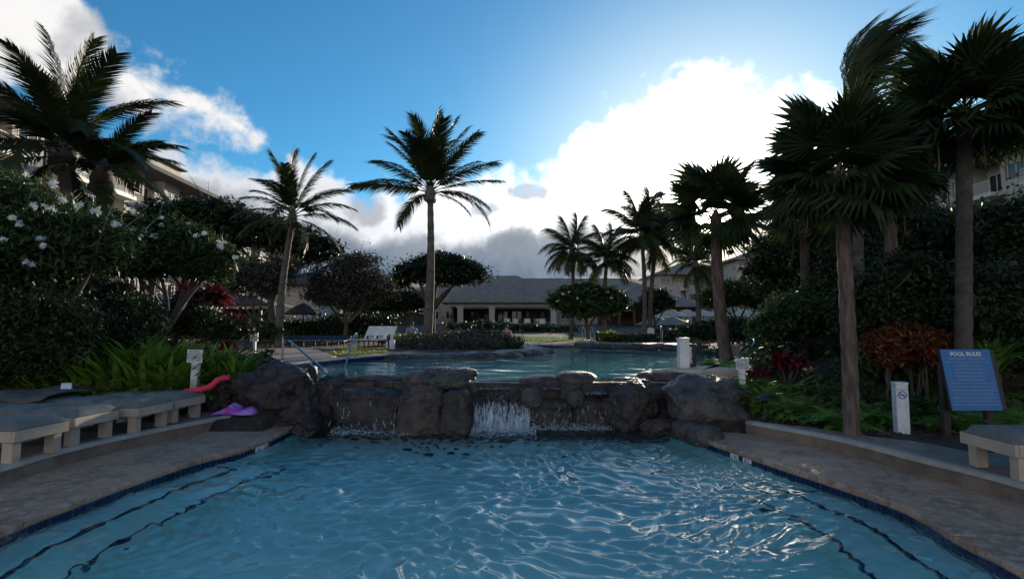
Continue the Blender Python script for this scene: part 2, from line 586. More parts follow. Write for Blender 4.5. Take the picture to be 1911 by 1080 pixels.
# ------------------------------------------------------------------ pool outlines
Z_COPE, Z_DECK, Z_UP, Z_UPW, Z_UPC = 0.12, 0.30, 0.92, 0.78, 0.90
rng = random.Random(7)

left_in = [at_z(*p, Z_COPE) for p in ((550, 795), (465, 831), (366, 857), (256, 893), (165, 926), (0, 990))]
right_in = [at_z(*p, Z_COPE) for p in ((1306, 815), (1428, 857), (1556, 898), (1684, 943), (1779, 997), (1911, 1064))]
# the round pool goes on out of the frame, round behind the camera
left_ext = [Vector((-3.75, 3.2, Z_COPE)), Vector((-3.1, 1.7, Z_COPE)), Vector((-1.8, 0.75, Z_COPE)), Vector((0, 0.45, Z_COPE))]
right_ext = [Vector((3.05, 2.4, Z_COPE)), Vector((2.3, 1.35, Z_COPE)), Vector((1.2, 0.7, Z_COPE)), Vector((0, 0.45, Z_COPE))]
CL = catmull([Vector((p.x, p.y, 0)) for p in left_in + left_ext], 8)
CR = catmull([Vector((p.x, p.y, 0)) for p in right_in + right_ext], 8)
back_low = [Vector((-3.6, 9.6, 0)), Vector((3.2, 9.6, 0)), ]
LOW = [(p.x, p.y) for p in CL] + [(p.x, p.y) for p in reversed(CR[:-1])] + [(2.6, 9.0), (2.6, 9.9), (-3.5, 9.9), (-3.55, 9.0)]

up_px = [(525, 682), (580, 675), (640, 669), (725, 662), (745, 666), (800, 668), (860, 668), (930, 666), (975, 662), (1003, 656), (985, 646.5), (1010, 643.5), (1090, 644), (1180, 646), (1260, 648), (1320, 653), (1372, 664),
         (1366, 676), (1290, 684), (1215, 693)]
UPP = [at_z(*p, Z_UPC if i not in range(4, 10) else Z_UPW) for i, p in enumerate(up_px)]
UP = [(p.x, p.y) for p in UPP] + [(2.9, 9.55), (-4.2, 9.55), (-5.6, 11.2)]


def inside(x, y, poly):
    r = False
    j = len(poly) - 1
    for i in range(len(poly)):
        xi, yi = poly[i]
        xj, yj = poly[j]
        if (yi > y) != (yj > y) and x < (xj - xi) * (y - yi) / (yj - yi) + xi:
            r = not r
        j = i
    return r


def inside_np(X, Y, poly):
    R = np.zeros(X.shape, bool)
    j = len(poly) - 1
    for i in range(len(poly)):
        xi, yi = poly[i]
        xj, yj = poly[j]
        if abs(yj - yi) > 1e-9:
            R ^= ((yi > Y) != (yj > Y)) & (X < (xj - xi) * (Y - yi) / (yj - yi) + xi)
        j = i
    return R


def grow(poly, d):
    """offset a closed polygon outwards by d (negative: inwards)"""
    n = len(poly)
    area = sum(poly[i][0] * poly[(i + 1) % n][1] - poly[(i + 1) % n][0] * poly[i][1] for i in range(n))
    s = 1 if area > 0 else -1
    out = []
    for i in range(n):
        p, a, b = Vector(poly[i]), Vector(poly[i - 1]), Vector(poly[(i + 1) % n])
        t1, t2 = (p - a).normalized(), (b - p).normalized()
        n1_ = Vector((t1.y, -t1.x)) * s
        n2_ = Vector((t2.y, -t2.x)) * s
        q = n1_ + n2_
        q = q.normalized() * d / max(0.5, math.sqrt(max(0.01, (1 + n1_.dot(n2_)) / 2)))
        out.append((p.x + q.x, p.y + q.y))
    return out


def gz(x, y):
    z = 0.27 + 0.63 * smooth(8.4, 10.6, y + 0.10 * max(0, abs(x) - 5))
    z += 1.36 * smooth(34, 78, y)
    z += 0.05 * math.sin(x * 0.9 + y * 0.5) * smooth(5, 9, abs(x))
    return z


# ------------------------------------------------------------------ ground: one sheet to the horizon
def build_ground():
    xs = np.concatenate([[-3000, -1200, -500, -200, -110, -70, -50, -38, -30, -24, -19, -15], np.arange(-12, 12.01, 0.16), [13, 15, 18, 22, 28, 36, 46, 60, 85, 130, 250, 600, 1300, 3000]])
    ys = np.concatenate([[-800, -300, -100, -40, -18, -9, -5, -3, -1.5], np.arange(-0.5, 34, 0.16), [35, 37, 40, 44, 49, 55, 62, 70, 80, 92, 110, 150, 250, 500, 1100, 3000]])
    X, Y = np.meshgrid(xs, ys)
    Z = np.zeros_like(X)
    for i in range(X.shape[0]):
        for j in range(X.shape[1]):
            Z[i, j] = gz(X[i, j], Y[i, j])
    near = (np.abs(X) < 14) & (Y < 35)
    Z += near * 0.012 * np.sin(X * 7 + 3 * np.sin(Y * 5)) * np.cos(Y * 8)
    Z[inside_np(X, Y, grow(LOW, 0.22))] = -1.7
    Z[inside_np(X, Y, grow(UP, 0.18)) & (Y > 9.3)] = -0.9
    # under the concrete decks the soil stays a little lower
    dk = inside_np(X, Y, DECK_L) | inside_np(X, Y, DECK_R) | inside_np(X, Y, grow(LOW, 1.9)) & (Y < 8.4)
    Z[dk & (Z > -1)] = np.minimum(Z[dk & (Z > -1)], 0.02)
    n, m_ = X.shape
    V = np.stack([X.ravel(), Y.ravel(), Z.ravel()], 1)
    I = np.arange(n * m_).reshape(n, m_)
    F = np.stack([I[:-1, :-1].ravel(), I[:-1, 1:].ravel(), I[1:, 1:].ravel(), I[1:, :-1].ravel()], 1)
    tag(link('ground', npmesh('ground', V, F, M['soil'], True)), kind='structure')


riser_L = [at_z(*p, Z_COPE) for p in ((553, 790), (467, 788), (300, 823), (133, 863), (0, 905))]
riser_L = [Vector((p.x, p.y, 0)) for p in riser_L] + [Vector((-5.05, 3.4, 0)), Vector((-4.2, 1.2, 0)), Vector((-2.4, -0.6, 0)), Vector((0, -1.0, 0))]
riser_R = [at_z(*p, Z_COPE) for p in ((1393, 807), (1556, 841), (1716, 885), (1911, 940))]
riser_R = [Vector((p.x, p.y, 0)) for p in riser_R] + [Vector((4.55, 3.4, 0)), Vector((4.2, 1.6, 0)), Vector((2.5, -0.5, 0)), Vector((0, -1.0, 0))]
RL = catmull(riser_L[1:], 8)
RR = catmull(riser_R, 8)
DECK_L = [(p.x, p.y) for p in RL] + [(0, -5), (-12, -5), (-12, 8.6), (-8, 9.1), (-6, 9.3), (-4.35, 9.1)]
dr_back = [at_z(*p, Z_DECK) for p in ((1437, 788), (1520, 797), (1620, 812), (1720, 824), (1811, 842), (1911, 846))]
DECK_R = [(p.x, p.y) for p in RR] + [(0, -5), (12, -5), (12, 6.6)] + [(p.x, p.y) for p in reversed(dr_back)]
build_ground()

# lawn patches: thin sheets over the ground
def sheet(name, poly, dz, m_, step=0.6, kind='structure', zf=None, mound=0.0):
    xs = [p[0] for p in poly]
    ys = [p[1] for p in poly]
    X, Y = np.meshgrid(np.arange(min(xs), max(xs) + step, step), np.arange(min(ys), max(ys) + step, step))
    Z = np.array([[(zf or gz)(X[i, j], Y[i, j]) + dz for j in range(X.shape[1])] for i in range(X.shape[0])])
    n, k = X.shape
    I = np.arange(n * k).reshape(n, k)
    cx, cy = (X[:-1, :-1] + step / 2), (Y[:-1, :-1] + step / 2)
    keep = inside_np(cx, cy, poly).ravel()
    F = np.stack([I[:-1, :-1].ravel(), I[:-1, 1:].ravel(), I[1:, 1:].ravel(), I[1:, :-1].ravel()], 1)[keep]
    o = link(name, npmesh(name, np.stack([X.ravel(), Y.ravel(), Z.ravel()], 1), F, m_, True))
    return tag(o, kind=kind)


lawn_poly = [(-0.5, 31.6), (4.0, 31.6), (5.6, 36), (7.0, 41), (-2.5, 42), (-1.5, 35)]
sheet('lawn', lawn_poly, 0.03, M['lawn'], 0.3)
lawn2 = [(at_z(*p, Z_UP).x, at_z(*p, Z_UP).y) for p in ((628, 664), (690, 661.5), (722, 659), (722, 651), (660, 651), (600, 657))]
sheet('lawn', lawn2, 0.035, M['lawn'], 0.15)

# ------------------------------------------------------------------ concrete decks
def deck_mat(name, c1, c2, c3):
    m, t, b, G = mat_base(name)
    co = G.n('ShaderNodeTexCoord').outputs['Object']
    a = G.noise(co, 1.4, 8.0, 0.62)
    b2 = G.noise(co, 9.0, 6.0, 0.6)
    b3 = G.noise(co, 70.0, 3.0, 0.6)
    col = G.mix(G.sm(a, 0.36, 0.66), (*c1, 1), (*c2, 1))
    col = G.mix(G.m('MULTIPLY', G.sm(b2, 0.47, 0.62), 0.7), col, (*c3, 1))
    col = G.mix(G.m('MULTIPLY', G.sm(b3, 0.48, 0.66), 0.5), col, (0.10, 0.08, 0.07, 1))
    # dark wandering hairline cracks of the stamped slate
    wv = G.n('ShaderNodeTexVoronoi', feature='DISTANCE_TO_EDGE')
    mp = G.n('ShaderNodeVectorMath', operation='ADD')
    nz = G.n('ShaderNodeTexNoise')
    t.links.new(co, nz.inputs['Vector'])
    nz.inputs['Scale'].default_value = 1.7
    sc = G.n('ShaderNodeVectorMath', operation='SCALE')
    t.links.new(nz.outputs['Color'], sc.inputs[0])
    sc.inputs['Scale'].default_value = 1.1
    t.links.new(co, mp.inputs[0])
    t.links.new(sc.outputs[0], mp.inputs[1])
    t.links.new(mp.outputs[0], wv.inputs['Vector'])
    wv.inputs['Scale'].default_value = 0.85
    cr = G.sm(wv.outputs['Distance'], 0.0, 0.03, 1.0, 0.0)
    col = G.mix(G.m('MULTIPLY', cr, 0.32), col, (0.06, 0.045, 0.04, 1))
    t.links.new(col, b.inputs['Base Color'])
    rr = G.m('MULTIPLY_ADD', G.sm(a, 0.4, 0.7), 0.25, 0.42)
    t.links.new(rr, b.inputs['Roughness'])
    bn = G.n('ShaderNodeBump')
    bn.inputs['Distance'].default_value = 0.012
    bn.inputs['Strength'].default_value = 0.9
    h = G.m('ADD', G.m('MULTIPLY', b2, 0.8), G.m('ADD', G.m('MULTIPLY', b3, 0.25), G.m('MULTIPLY', cr, -0.4)))
    t.links.new(h, bn.inputs['Height'])
    t.links.new(bn.outputs[0], b.inputs['Normal'])
    return m


M['deck'] = deck_mat('stamped_concrete', (0.58, 0.34, 0.22), (0.32, 0.185, 0.125), (0.62, 0.43, 0.31))
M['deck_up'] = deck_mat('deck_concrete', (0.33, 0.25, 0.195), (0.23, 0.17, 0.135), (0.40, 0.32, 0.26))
M['lip'] = mat('step_nosing', (0.42, 0.38, 0.33), (0.33, 0.29, 0.25), 4, 0.7, bump=0.004, bscale=60)
M['riser'] = mat('riser_face', (0.24, 0.18, 0.14), (0.15, 0.11, 0.09), 3, 0.8, bump=0.01, bscale=20)


def resample(pts, n):
    L = [0.0]
    for i in range(1, len(pts)):
        L.append(L[-1] + (pts[i] - pts[i - 1]).length)
    out = []
    for k in range(n):
        s = L[-1] * k / (n - 1)
        i = min(max(1, next((q for q in range(len(L)) if L[q] >= s), len(L) - 1)), len(L) - 1)
        f = (s - L[i - 1]) / max(1e-9, L[i] - L[i - 1])
        out.append(pts[i - 1].lerp(pts[i], f))
    return out


def band(inner, outer, z0, z1, nslab, name, mat_, parent, gap=0.006, bev=0.018):
    """slabs between two curves, split across by thin joints"""
    per = 6
    N = nslab * per + 1
    A, B = resample(inner, N), resample(outer, N)
    for s in range(nslab):
        a = A[s * per:(s + 1) * per + 1]
        b = B[s * per:(s + 1) * per + 1]
        a[0] = a[0].lerp(a[1], gap * 2)
        a[-1] = a[-1].lerp(a[-2], gap * 2)
        poly = [(p.x, p.y) for p in a] + [(p.x, p.y) for p in reversed(b)]
        MB().prism(poly, z0, z1).build(name, mat_, parent, bevel=bev)


cop = thing('pool_coping', None, None)
tag(cop, kind='structure')
inL = [Vector((p.x, p.y, 0)) for p in CL]
inR = [Vector((p.x, p.y, 0)) for p in CR]
band([Vector((p[0], p[1], 0)) for p in [(q.x, q.y) for q in inL]], [riser_L[0]] + RL, 0.056, Z_COPE, 5, 'coping_slab', M['deck'], cop)
band(inR, [riser_R[0] + Vector((-0.62, 0.12, 0))] + RR, 0.056, Z_COPE, 5, 'coping_slab', M['deck'], cop)

# raised decks with a pale rounded nosing
for nm, poly, R_ in (('deck', DECK_L, RL), ('deck', DECK_R, RR)):
    o = MB().prism(poly, -0.02, Z_DECK - 0.004).build(nm, M['deck_up'], None)
    tag(o, kind='structure')
    side = -1 if R_ is RL else 1
    outc, inc = [], []
    for i, p in enumerate(R_):
        t_ = (R_[min(i + 1, len(R_) - 1)] - R_[max(i - 1, 0)]).normalized()
        nrm = Vector((t_.y, -t_.x, 0)) * (1 if side < 0 else -1)
        if nrm.x * side < 0 and abs(nrm.x) > .3:
            nrm = -nrm
        outc.append(p - nrm * 0.025)
        inc.append(p + nrm * 0.13)
    rb = MB()
    prof = [(-0.025, Z_DECK - 0.045), (-0.02, Z_DECK - 0.012), (0.0, Z_DECK + 0.004), (0.10, Z_DECK + 0.004), (0.125, Z_DECK - 0.006)]
    vs, fs = [], []
    for i in range(len(outc)):
        d = (inc[i] - outc[i]).normalized()
        for r_, z_ in prof:
            q = outc[i] + d * (r_ + 0.025)
            vs.append((q.x, q.y, z_))
    k = len(prof)
    for i in range(len(outc) - 1):
        for j in range(k - 1):
            fs.append((i * k + j, (i + 1) * k + j, (i + 1) * k + j + 1, i * k + j + 1))
    fs.append(tuple(range(k)))
    fs.append(tuple((len(outc) - 1) * k + j for j in reversed(range(k))))
    rb.add(vs, fs).build('nosing', M['lip'], o, smooth_=True)
    rf = MB()
    vs, fs = [], []
    for p, q in zip(outc, inc):
        d = (q - p).normalized()
        for r_, z_ in ((0.015, Z_COPE - 0.01), (0.012, Z_DECK - 0.042)):
            w_ = p + d * r_
            vs.append((w_.x, w_.y, z_))
    for i in range(len(outc) - 1):
        fs.append((2 * i, 2 * i + 1, 2 * i + 3, 2 * i + 2))
    rf.add(vs, fs).build('riser', M['riser'], o)

# ------------------------------------------------------------------ lower pool basin
M['plaster'] = mat('pool_plaster', (0.56, 0.90, 0.88), (0.48, 0.84, 0.83), 1.5, 0.8)
M['navytile'] = mat('navy_tile', (0.008, 0.014, 0.055), (0.013, 0.022, 0.08), 14, 0.15, island=0.35)
pool = thing('pool_basin', None, None)
tag(pool, kind='structure')
lowpoly = grow(LOW, 0.03)
n = len(lowpoly)
vs = [(p[0], p[1], -0.95) for p in lowpoly] + [(p[0], p[1], 0.052) for p in lowpoly]
MB().add(vs, [tuple(range(n))] + [(i, (i + 1) % n, n + (i + 1) % n, n + i) for i in range(n)]).build('basin', M['plaster'], pool)
# waterline tiles, one by one in geometry
tb = MB()
for C_ in (CL, CR):
    pts = resample([Vector((p.x, p.y, 0)) for p in C_], 150)
    for i in range(len(pts) - 1):
        a, b = pts[i], pts[i + 1]
        t_ = (b - a).normalized()
        nrm = Vector((t_.y, -t_.x, 0))
        mid = (a + b) / 2
        if (Vector((-0.2, 5, 0)) - mid).dot(nrm) < 0:
            nrm = -nrm
        a2, b2_ = a.lerp(b, 0.03), b.lerp(a, 0.03)
        for z0, z1 in ((-0.012, 0.052), (-0.08, -0.017)):
            o_ = nrm * (0.003 + rng.random() * 0.003) - nrm * 0.012
            tb.add([(a2 + o_).to_tuple()[:2] + (z0,), (b2_ + o_).to_tuple()[:2] + (z0,), (b2_ + o_).to_tuple()[:2] + (z1,), (a2 + o_).to_tuple()[:2] + (z1,)], [(0, 1, 2, 3)])
tag(tb.build('waterline_tiles', M['navytile'], pool), kind='stuff')
# submerged steps with a navy tile nosing
def angle_at(px, py):
    p = at_z(px, py, -0.08)
    return p


def step(C_, inset, z, start_px, wdt=0.028):
    st = at_z(*start_px, 0.0)
    pts = resample([Vector((p.x, p.y, 0)) for p in C_], 90)
    i0 = min(range(len(pts)), key=lambda i: (pts[i] - Vector((st.x, st.y, 0))).length)
    inn = []
    for i in range(i0, len(pts)):
        t_ = (pts[min(i + 1, len(pts) - 1)] - pts[i - 1]).normalized()
        nrm = Vector((t_.y, -t_.x, 0))
        if (Vector((-0.2, 4.6, 0)) - pts[i]).dot(nrm) < 0:
            nrm = -nrm
        inn.append((pts[i], pts[i] + nrm * inset, pts[i] + nrm * (inset - wdt), nrm))
    sb, ln = MB(), MB()
    for i in range(len(inn) - 1):
        a, b = inn[i], inn[i + 1]
        sb.add([(a[0].x, a[0].y, z), (a[1].x, a[1].y, z), (b[1].x, b[1].y, z), (b[0].x, b[0].y, z),
                (a[1].x, a[1].y, -0.95), (b[1].x, b[1].y, -0.95)], [(0, 1, 2, 3), (1, 4, 5, 2)])
        ln.add([(a[2].x, a[2].y, z + .004), (a[1].x + a[3].x * .004, a[1].y + a[3].y * .004, z + .004), (b[1].x + b[3].x * .004, b[1].y + b[3].y * .004, z + .004), (b[2].x, b[2].y, z + .004),
                (a[1].x + a[3].x * .004, a[1].y + a[3].y * .004, z - .045), (b[1].x + b[3].x * .004, b[1].y + b[3].y * .004, z - .045)], [(0, 1, 2, 3), (1, 4, 5, 2)])
    a = inn[0]
    sb.add([(a[0].x, a[0].y, z), (a[1].x, a[1].y, z), (a[1].x, a[1].y, -.95), (a[0].x, a[0].y, -.95)], [(0, 1, 2, 3)])
    e = (inn[1][0] - inn[0][0]).normalized() * wdt
    ln.add([(a[0].x, a[0].y, z + .005), (a[1].x, a[1].y, z + .005), (a[1].x + e.x, a[1].y + e.y, z + .005), (a[0].x + e.x, a[0].y + e.y, z + .005)], [(0, 1, 2, 3)])
    s_ = sb.build('underwater_step', M['plaster'], pool)
    ln.build('step_tile_line', M['navytile'], s_)


step(CL, 0.34, -0.14, (385, 862))
step(CL, 0.72, -0.36, (430, 852))
step(CR, 0.34, -0.14, (1575, 905))
step(CR, 0.72, -0.36, (1535, 893))

# depth markers on the waterline
def text_obj(name, body, size, mat_, parent, loc, rot, align='CENTER', ext=0.0015, bold=0.0):
    cu = bpy.data.curves.new(name, 'FONT')
    cu.body = body
    cu.size = size
    cu.align_x = align
    cu.align_y = 'CENTER'
    cu.extrude = ext
    cu.offset = bold
    cu.resolution_u = 2
    tmp = bpy.data.objects.new('tmp', cu)
    COL.objects.link(tmp)
    bpy.context.view_layer.update()
    me = bpy.data.meshes.new_from_object(tmp.evaluated_get(bpy.context.evaluated_depsgraph_get()))
    bpy.data.objects.remove(tmp)
    me.materials.clear()
    me.materials.append(mat_)
    return link(name, me, parent, loc, rot)


M['black_print'] = mat('dark_print', (0.03, 0.035, 0.06), (0.03, 0.03, 0.05), 3, 0.5)
M['blue_print'] = mat('blue_print', (0.05, 0.09, 0.3), (0.05, 0.08, 0.25), 3, 0.5)
M['red_print'] = mat('red_print', (0.5, 0.04, 0.04), (0.45, 0.04, 0.04), 3, 0.5)


def depth_tile(px, py, txt, label):
    q = at_z(px, py, 0.08)
    C_ = CR if px > 955 else CL
    pts = resample([Vector((p.x, p.y, 0)) for p in C_], 300)
    i = min(range(1, 299), key=lambda i: (pts[i] - Vector((q.x, q.y, 0))).length)
    t_ = (pts[i + 1] - pts[i - 1]).normalized()
    nrm = Vector((t_.y, -t_.x, 0))
    if (Vector((-0.2, 5, 0)) - pts[i]).dot(nrm) < 0:
        nrm = -nrm
    r = thing('depth_marker', label, 'depth marker', (pts[i].x + nrm.x * -0.0, pts[i].y + nrm.y * -0.0, -0.022), math.atan2(nrm.x, -nrm.y))
    MB().box(-0.08, 0.08, -0.006, 0.004, 0, 0.075).build('tile', M['white'], r, bevel=0.002)
    text_obj('lettering', txt, 0.075, M['black_print'], r, (0, -0.0075, 0.037), (rad(90), 0, 0))


depth_tile(1366, 843, '1 M', 'white depth tile lettered 1 M on the right pool edge, the one nearer the boulders')
depth_tile(1388, 852, '0.5', 'white depth tile lettered with a five on the right pool edge beside the M tile')
depth_tile(472, 829, '0.5', 'white depth tile on the left pool edge, the one nearer the loungers')
depth_tile(490, 824, '1 M', 'white depth tile on the left pool edge, the one nearer the waterfall')

# ------------------------------------------------------------------ water
def water_mat(name, tint, rough=0.0, bump=0.0, bs=8.0, body=None):
    m, t, b, G = mat_base(name)
    b.inputs['Base Color'].default_value = (*tint, 1)
    b.inputs['Roughness'].default_value = rough
    b.inputs['IOR'].default_value = 1.42
    b.inputs['Transmission Weight'].default_value = 1.0
    if bump > 0:
        co = G.n('ShaderNodeTexCoord').outputs['Object']
        mp = G.n('ShaderNodeMapping')
        t.links.new(co, mp.inputs[0])
        mp.inputs['Scale'].default_value = (0.7, 1.0, 1)
        bn = G.n('ShaderNodeBump')
        bn.inputs['Distance'].default_value = bump
        t.links.new(G.noise(mp.outputs[0], bs, 3.0, 0.5, 0.4), bn.inputs['Height'])
        t.links.new(bn.outputs[0], b.inputs['Normal'])
    return m


M['water'] = water_mat('pool_water', (0.88, 0.98, 1.0), 0.0, 0.0012, 24.0)
M['water_up'] = water_mat('upper_pool_water', (0.80, 0.95, 0.98), 0.01, 0.004, 5.0)
M['water_up'].node_tree.nodes['Principled BSDF'].inputs['IOR'].default_value = 1.33
R_ = np.random.RandomState(3)


def wave_field(X, Y, n, lmin, lmax, slope, bias):
    H = np.zeros_like(X)
    wx = X + 0.22 * np.sin(1.7 * Y + 0.8 * X) + 0.12 * np.sin(3.1 * X - 1.3 * Y + 1)
    wy = Y + 0.20 * np.sin(1.9 * X - 0.6 * Y + 2) + 0.10 * np.sin(4.3 * Y + 1.1 * X)
    for i in range(n):
        lam = math.exp(R_.uniform(math.log(lmin), math.log(lmax)))
        th = R_.normal(PI / 2, bias)
        k = 2 * PI / lam
        H += (slope / math.sqrt(n)) * math.sqrt(2) / k * np.sin(k * (wx * math.cos(th) + wy * math.sin(th)) + R_.uniform(0, 2 * PI))
    return H


def water_grid(name, poly, step_, z, m_, fn):
    xs = [p[0] for p in poly]
    ys = [p[1] for p in poly]
    X, Y = np.meshgrid(np.arange(min(xs), max(xs) + step_, step_), np.arange(min(ys), max(ys) + step_, step_))
    Z = z + fn(X, Y)
    n_, k = X.shape
    I = np.arange(n_ * k).reshape(n_, k)
    keep = inside_np(X[:-1, :-1] + step_ / 2, Y[:-1, :-1] + step_ / 2, poly).ravel()
    F = np.stack([I[:-1, :-1].ravel(), I[:-1, 1:].ravel(), I[1:, 1:].ravel(), I[1:, :-1].ravel()], 1)[keep]
    return tag(link(name, npmesh(name, np.stack([X.ravel(), Y.ravel(), Z.ravel()], 1), F, m_, True)), kind='structure')


def low_waves(X, Y):
    # calmer by the coping, livelier in the middle and below the fall
    dc = np.sqrt(((X + 0.2) / 3.7) ** 2 + ((Y - 5.6) / 5.2) ** 2)
    amp = 0.16 + 0.98 * np.clip(1.15 - dc, 0, 1)
    H = wave_field(X, Y, 54, 0.10, 0.29, 0.40, 0.8) * amp
    H += wave_field(X, Y, 20, 0.6, 1.5, 0.045, 1.2)
    r = np.sqrt((X + 0.25) ** 2 + (Y - 9.0) ** 2)
    H += 0.0035 * np.sin(2 * PI * r / 0.24 + 1.5 * np.sin(X * 2.2)) * np.exp(-((r - 1.2) / 1.6) ** 2)
    H += wave_field(X, Y, 16, 0.09, 0.17, 0.05, 1.0) * np.clip(amp, 0, 1)
    return H


water_grid('water', grow(LOW, 0.02), 0.02, 0.0, M['water'], low_waves)
water_grid('water', grow(UP, 0.03), 0.10, Z_UPW, M['water_up'], lambda X, Y: wave_field(X, Y, 30, 0.35, 1.6, 0.022, 0.8))

# ------------------------------------------------------------------ upper pool basin, banks and decks
pool2 = thing('upper_pool_basin', None, None)
tag(pool2, kind='structure')
M['plaster2'] = mat('upper_plaster', (0.20, 0.66, 0.66), (0.16, 0.58, 0.60), 0.8, 0.8)
p2 = grow(UP, 0.04)
n = len(p2)
MB().add([(p[0], p[1], -0.4) for p in p2] + [(p[0], p[1], Z_UPW - 0.03) for p in p2],
         [tuple(range(n))] + [(i, (i + 1) % n, n + (i + 1) % n, n + i) for i in range(n)]).build('basin', M['plaster2'], pool2)


def edge_strip(i0, i1, wdt, z0, z1, m_, name, parent, inner=0.0):
    a = [Vector((UP[i][0], UP[i][1], 0)) for i in range(i0, i1 + 1)]
    G_ = grow(UP, wdt)
    b = [Vector((G_[i][0], G_[i][1], 0)) for i in range(i0, i1 + 1)]
    for i in range(len(a) - 1):
        L = (a[i + 1] - a[i]).length
        k = max(1, int(L / 1.6))
        for q in range(k):
            f0, f1 = q / k + 0.004, (q + 1) / k - 0.004
            A0, A1, B0, B1 = a[i].lerp(a[i + 1], f0), a[i].lerp(a[i + 1], f1), b[i].lerp(b[i + 1], f0), b[i].lerp(b[i + 1], f1)
            MB().prism([(A0.x, A0.y), (A1.x, A1.y), (B1.x, B1.y), (B0.x, B0.y)], z0, z1).build(name, m_, parent, bevel=0.015)


edge_strip(0, 3, 0.35, 0.70, Z_UPC + 0.03, M['lip'], 'edge_slab', pool2)
edge_strip(10, 19, 0.4, 0.70, Z_UPC + 0.035, M['lip'], 'edge_slab', pool2)
# navy band just above the waterline
for i in list(range(0, 3)) + list(range(10, 18)):
    a, b = Vector(UP[i]), Vector(UP[i + 1])
    g0 = grow(UP, -0.006)
    MB().add([(g0[i][0], g0[i][1], .70), (g0[i + 1][0], g0[i + 1][1], .70), (g0[i + 1][0], g0[i + 1][1], .88), (g0[i][0], g0[i][1], .88)], [(0, 1, 2, 3)]).build('tile_band', M['navytile'], pool2)

# left deck of the upper pool, the path on the far bank, the sunny slab on the right
GU = grow(UP, 0.35)
dl = [GU[0], GU[1], GU[2], (at_z(628, 665, .93).x, at_z(628, 665, .93).y), (at_z(600, 655, .93).x, at_z(600, 655, .93).y), (-8.5, 22.5), (-12, 22), (-13.5, 15.5), (-6.6, 12.6), (-6.2, 11.6)]
tag(MB().prism(dl, 0.6, Z_UP + 0.02).build('deck', M['deck_up'], None), kind='structure')
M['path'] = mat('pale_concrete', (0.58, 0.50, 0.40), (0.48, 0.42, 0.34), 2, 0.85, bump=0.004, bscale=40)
tag(MB().prism([(3.9, 30.9), (5.6, 30.9), (6.2, 36), (7.6, 41), (6.8, 41.2), (5.2, 36)], 0.6, 1.0).build('path', M['path'], None), kind='structure')
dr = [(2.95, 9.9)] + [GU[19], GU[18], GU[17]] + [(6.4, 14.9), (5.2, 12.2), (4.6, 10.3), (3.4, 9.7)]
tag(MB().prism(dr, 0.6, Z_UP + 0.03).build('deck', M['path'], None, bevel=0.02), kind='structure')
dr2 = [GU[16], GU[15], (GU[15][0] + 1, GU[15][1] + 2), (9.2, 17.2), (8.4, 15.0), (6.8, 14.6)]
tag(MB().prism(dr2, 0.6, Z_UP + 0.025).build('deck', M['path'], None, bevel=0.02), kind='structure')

# ------------------------------------------------------------------ rocks
def rock_mesh(name, sx, sy, sz, seed, sub=4, rough=0.22, m_=None, flat=0.0, block=0.0):
    bm = bmesh.new()
    bmesh.ops.create_icosphere(bm, subdivisions=sub, radius=1.0)
    off = Vector((seed * 7.31, seed * 3.17, seed * 1.7))
    for v in bm.verts:
        p = v.co.copy()
        if block > 0:
            q = Vector([math.copysign(abs(c_) ** (1 - block), c_) for c_ in p])
            p = q
        d = noise.noise(p * 0.9 + off) * rough * 1.5 + noise.noise(p * 2.3 + off) * rough * 0.75 + noise.noise(p * 5.5 + off) * rough * 0.28
        d += abs(noise.noise(p * 3.1 - off)) * rough * -0.5
        d += (0.4 - abs(noise.noise(p * 7.5 + off * 3))) * rough * 0.22 + noise.noise(p * 16 + off) * rough * 0.10
        d -= max(0.0, 0.10 - abs(noise.noise(p * 1.9 + off * 1.7))) * rough * 2.4
        d += (0.5 - abs(noise.noise(p * 4.3 + off * 2))) * rough * 0.35 + noise.noise(p * 9 - off) * rough * .16
        p = p * (1 + d)
        if flat and p.z > 0:
            p.z *= (1 - flat)
        v.co = Vector((p.x * sx, p.y * sy, p.z * sz))
    me = bpy.data.meshes.new(name)
    bm.to_mesh(me)
    bm.free()
    me.polygons.foreach_set('use_smooth', [True] * len(me.polygons))
    me.materials.append(m_ or M['rock'])
    return me


def boulder(x0, x1, y0, y1, d, label, m_='rock', dep=None, seed=None, rough=0.27, flat=0.0, block=0.25, sub=5, rz=0.0):
    a, b = at_y(x0, (y0 + y1) / 2, d), at_y(x1, (y0 + y1) / 2, d)
    t_, u_ = at_y((x0 + x1) / 2, y0, d), at_y((x0 + x1) / 2, y1, d)
    sx = (b.x - a.x) / 2
    sz = (t_.z - u_.z) / 2
    k = 1.0 + 0.35 * block
    o = link('boulder', rock_mesh('boulder', sx / k * 1.04, (dep or min(sx, 0.45)), sz / k * 1.0, seed or rng.randint(1, 999), sub, rough, M[m_], flat, block),
             None, ((a.x + b.x) / 2, d, (t_.z + u_.z) / 2), (0, 0, rz))
    return tag(o, label, 'boulder')


